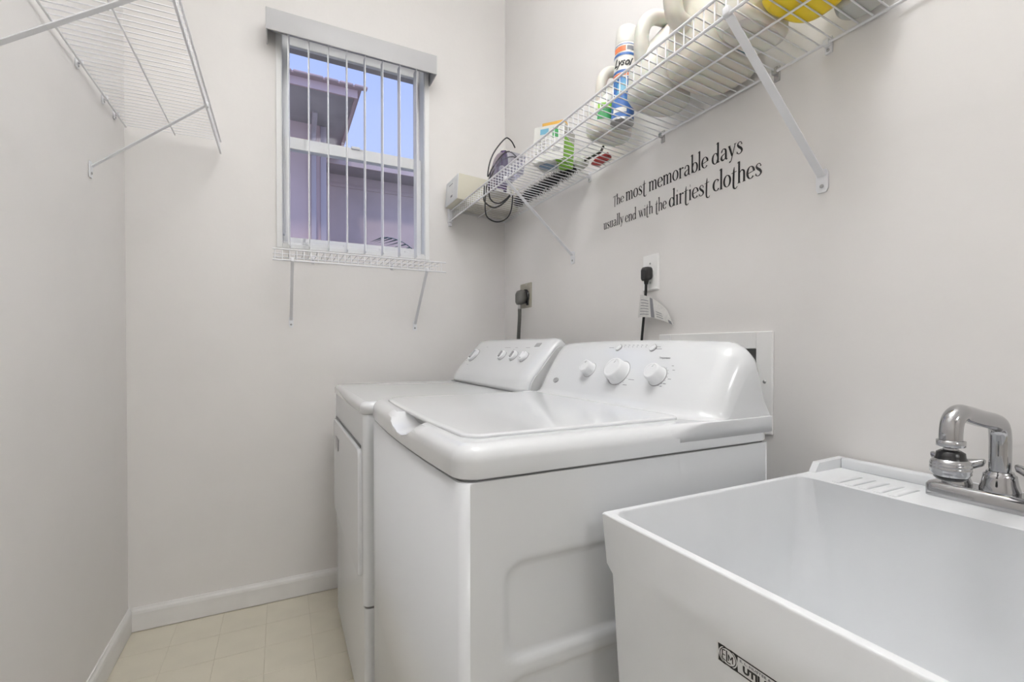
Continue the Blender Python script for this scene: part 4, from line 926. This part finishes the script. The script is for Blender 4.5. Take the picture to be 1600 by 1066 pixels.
# ------------------------------------------------------------------ ceiling lamp
def ceiling_lamp(label, x, y, r, drop, m_up, m_bowl):
    """semi-flush uplight: a frosted bowl hung on a stem, open to the ceiling"""
    c = thing('ceiling_light', label, 'lamp', (x, y, ZC), 'ceiling lights')
    MB().lathe([(.065, 0), (.065, -.012), (.02, -.025), (.008, -.03), (.008, -drop)], (x, y, ZC - .0003), (0, 0, 1), 32).build('lamp_stem', 'plastic', c)
    prof = [(r * math.cos(a), -drop - .075 * math.sin(a)) for a in [PI / 2 * k / 10 for k in range(0, 10)]] + [(.004, -drop - .075)]
    MB().lathe(prof, (x, y, ZC), (0, 0, 1), 40, caps=False).build('bowl', m_bowl, c)
    MB().lathe([(.02, -drop - .010), (r * .93, -drop - .008)], (x, y, ZC), (0, 0, 1), 40, caps=False).build('light_ring', m_up, c)
ceiling_lamp('frosted bowl light hung under the laundry room ceiling', .36, .52, .16, .34, 'lamp', 'bowl')
ceiling_lamp('unseen bowl light added in the hall as frontal fill', .30, -2.2, .25, .20, 'fill_hall', 'fill_bowl_hall')  # made-up hall lamp, fills the room from behind the camera

# ------------------------------------------------------------------ outside: the neighbouring house
nh = thing('neighbour_house', 'pink stucco house with overhanging roof seen through the window', 'building', (.0, 6.2, -.05))
MB().box(-3.2, .455, 5.4, 9.0, 0, 3.454).build('tower_wall', 'stucco', nh)
MB().box(-3.6, .644, 4.621, 9.4, 3.455, 3.475).build('soffit', 'soffit', nh)
mb = MB(); mb.box(-3.6, .665, 4.60, 4.62, 3.43, 3.505); mb.box(.645, .665, 4.6201, 9.4, 3.43, 3.505); mb.build('fascia', 'fascia', nh)
mb = MB(); mb.prism([(-3.6, 4.55, 3.506), (-3.6, 4.55, 3.522), (-3.6, 7.0, 3.95), (-3.6, 9.4, 3.522), (-3.6, 9.4, 3.506)], (4.30, 0, 0)); mb.build('roof', 'shingle', nh)
t0 = MB().rbox(-.02, .10, 4.535, 4.60, 3.508, 3.532, .01).build('roof_tile', 'shingle', nh)
for k in range(-5, 6):
    if k: copy_at(t0, (k * .13, 0, 0), nh)
ds = MB().rbox(.30, .35, 5.34, 5.398, .05, 3.30, .01).build('downspout', 'outtrim', nh)
MB().tube(cat([(.325, 5.37, 3.28), (.325, 5.34, 3.36), (.325, 5.15, 3.42), (.325, 5.10, 3.452)], 5), .026, 10).build('downspout_elbow', 'outtrim', ds)
MB().rbox(.395, .454, 5.385, 5.3995, .05, 3.45, .003).build('corner_board', 'outtrim', nh)
MB().box(.456, 6.0, 6.6, 9.0, 0, 3.385).build('wing_wall', 'stucco2', nh)
MB().box(.456, 6.2, 6.221, 6.62, 3.386, 3.40).build('wing_soffit', 'soffit', nh)
MB().box(.456, 6.2, 6.20, 6.22, 3.375, 3.460).build('wing_fascia', 'stucco2', nh)
MB().rbox(.456, 6.2, 6.585, 6.6, 3.22, 3.27, .004).build('wing_trim_band', 'stucco2', nh)
MB().box(.456, 6.2, 6.221, 9.2, 3.401, 3.445).build('wing_roof', 'shingle', nh)
struct(MB().box(-14, 14, YB + .15, 30, -.25, -.05).build('ground', 'ground'))
pm = thing('palm', 'dark palm growing in front of the neighbouring house', 'palm', (1.32, 4.7, -.05))
MB().tube([(1.32, 4.7, -.05), (1.31, 4.7, 1.0), (1.33, 4.7, 1.93)], [.07, .05, .045], 12).build('trunk', 'soffit', pm)
for k in range(13):
    a = 2 * PI * k / 13 + .3; rr = random.Random(k); L = .50 + .12 * rr.random(); el = .9 - .9 * rr.random()
    base = Vector((1.33, 4.7, 1.93)); mb = MB(); d0 = Vector((math.cos(a), math.sin(a), 0)); sd = Vector((-math.sin(a), math.cos(a), 0))
    mid = [base + d0 * L * t * math.cos(el * (1 - t)) + Vector((0, 0, L * (t * math.sin(el + .3) - .55 * t * t))) for t in [i / 10 for i in range(11)]]
    mb.tube(mid, [.006 * (1 - .08 * i) for i in range(11)], 5)
    for i in range(2, 11):
        for s_ in (-1, 1):
            t = i / 10; ln = .20 * (1 - .6 * abs(t - .5)); p = mid[i]; q = p + sd * s_ * ln * .75 + d0 * ln * .55 + Vector((0, 0, -.05)); w_ = d0 * .016
            mb.add([p - w_, p + w_, q, p + Vector((0, 0, .004))], [(0, 1, 2), (0, 3, 2), (1, 3, 2)])
    mb.build('frond', 'palm', pm)
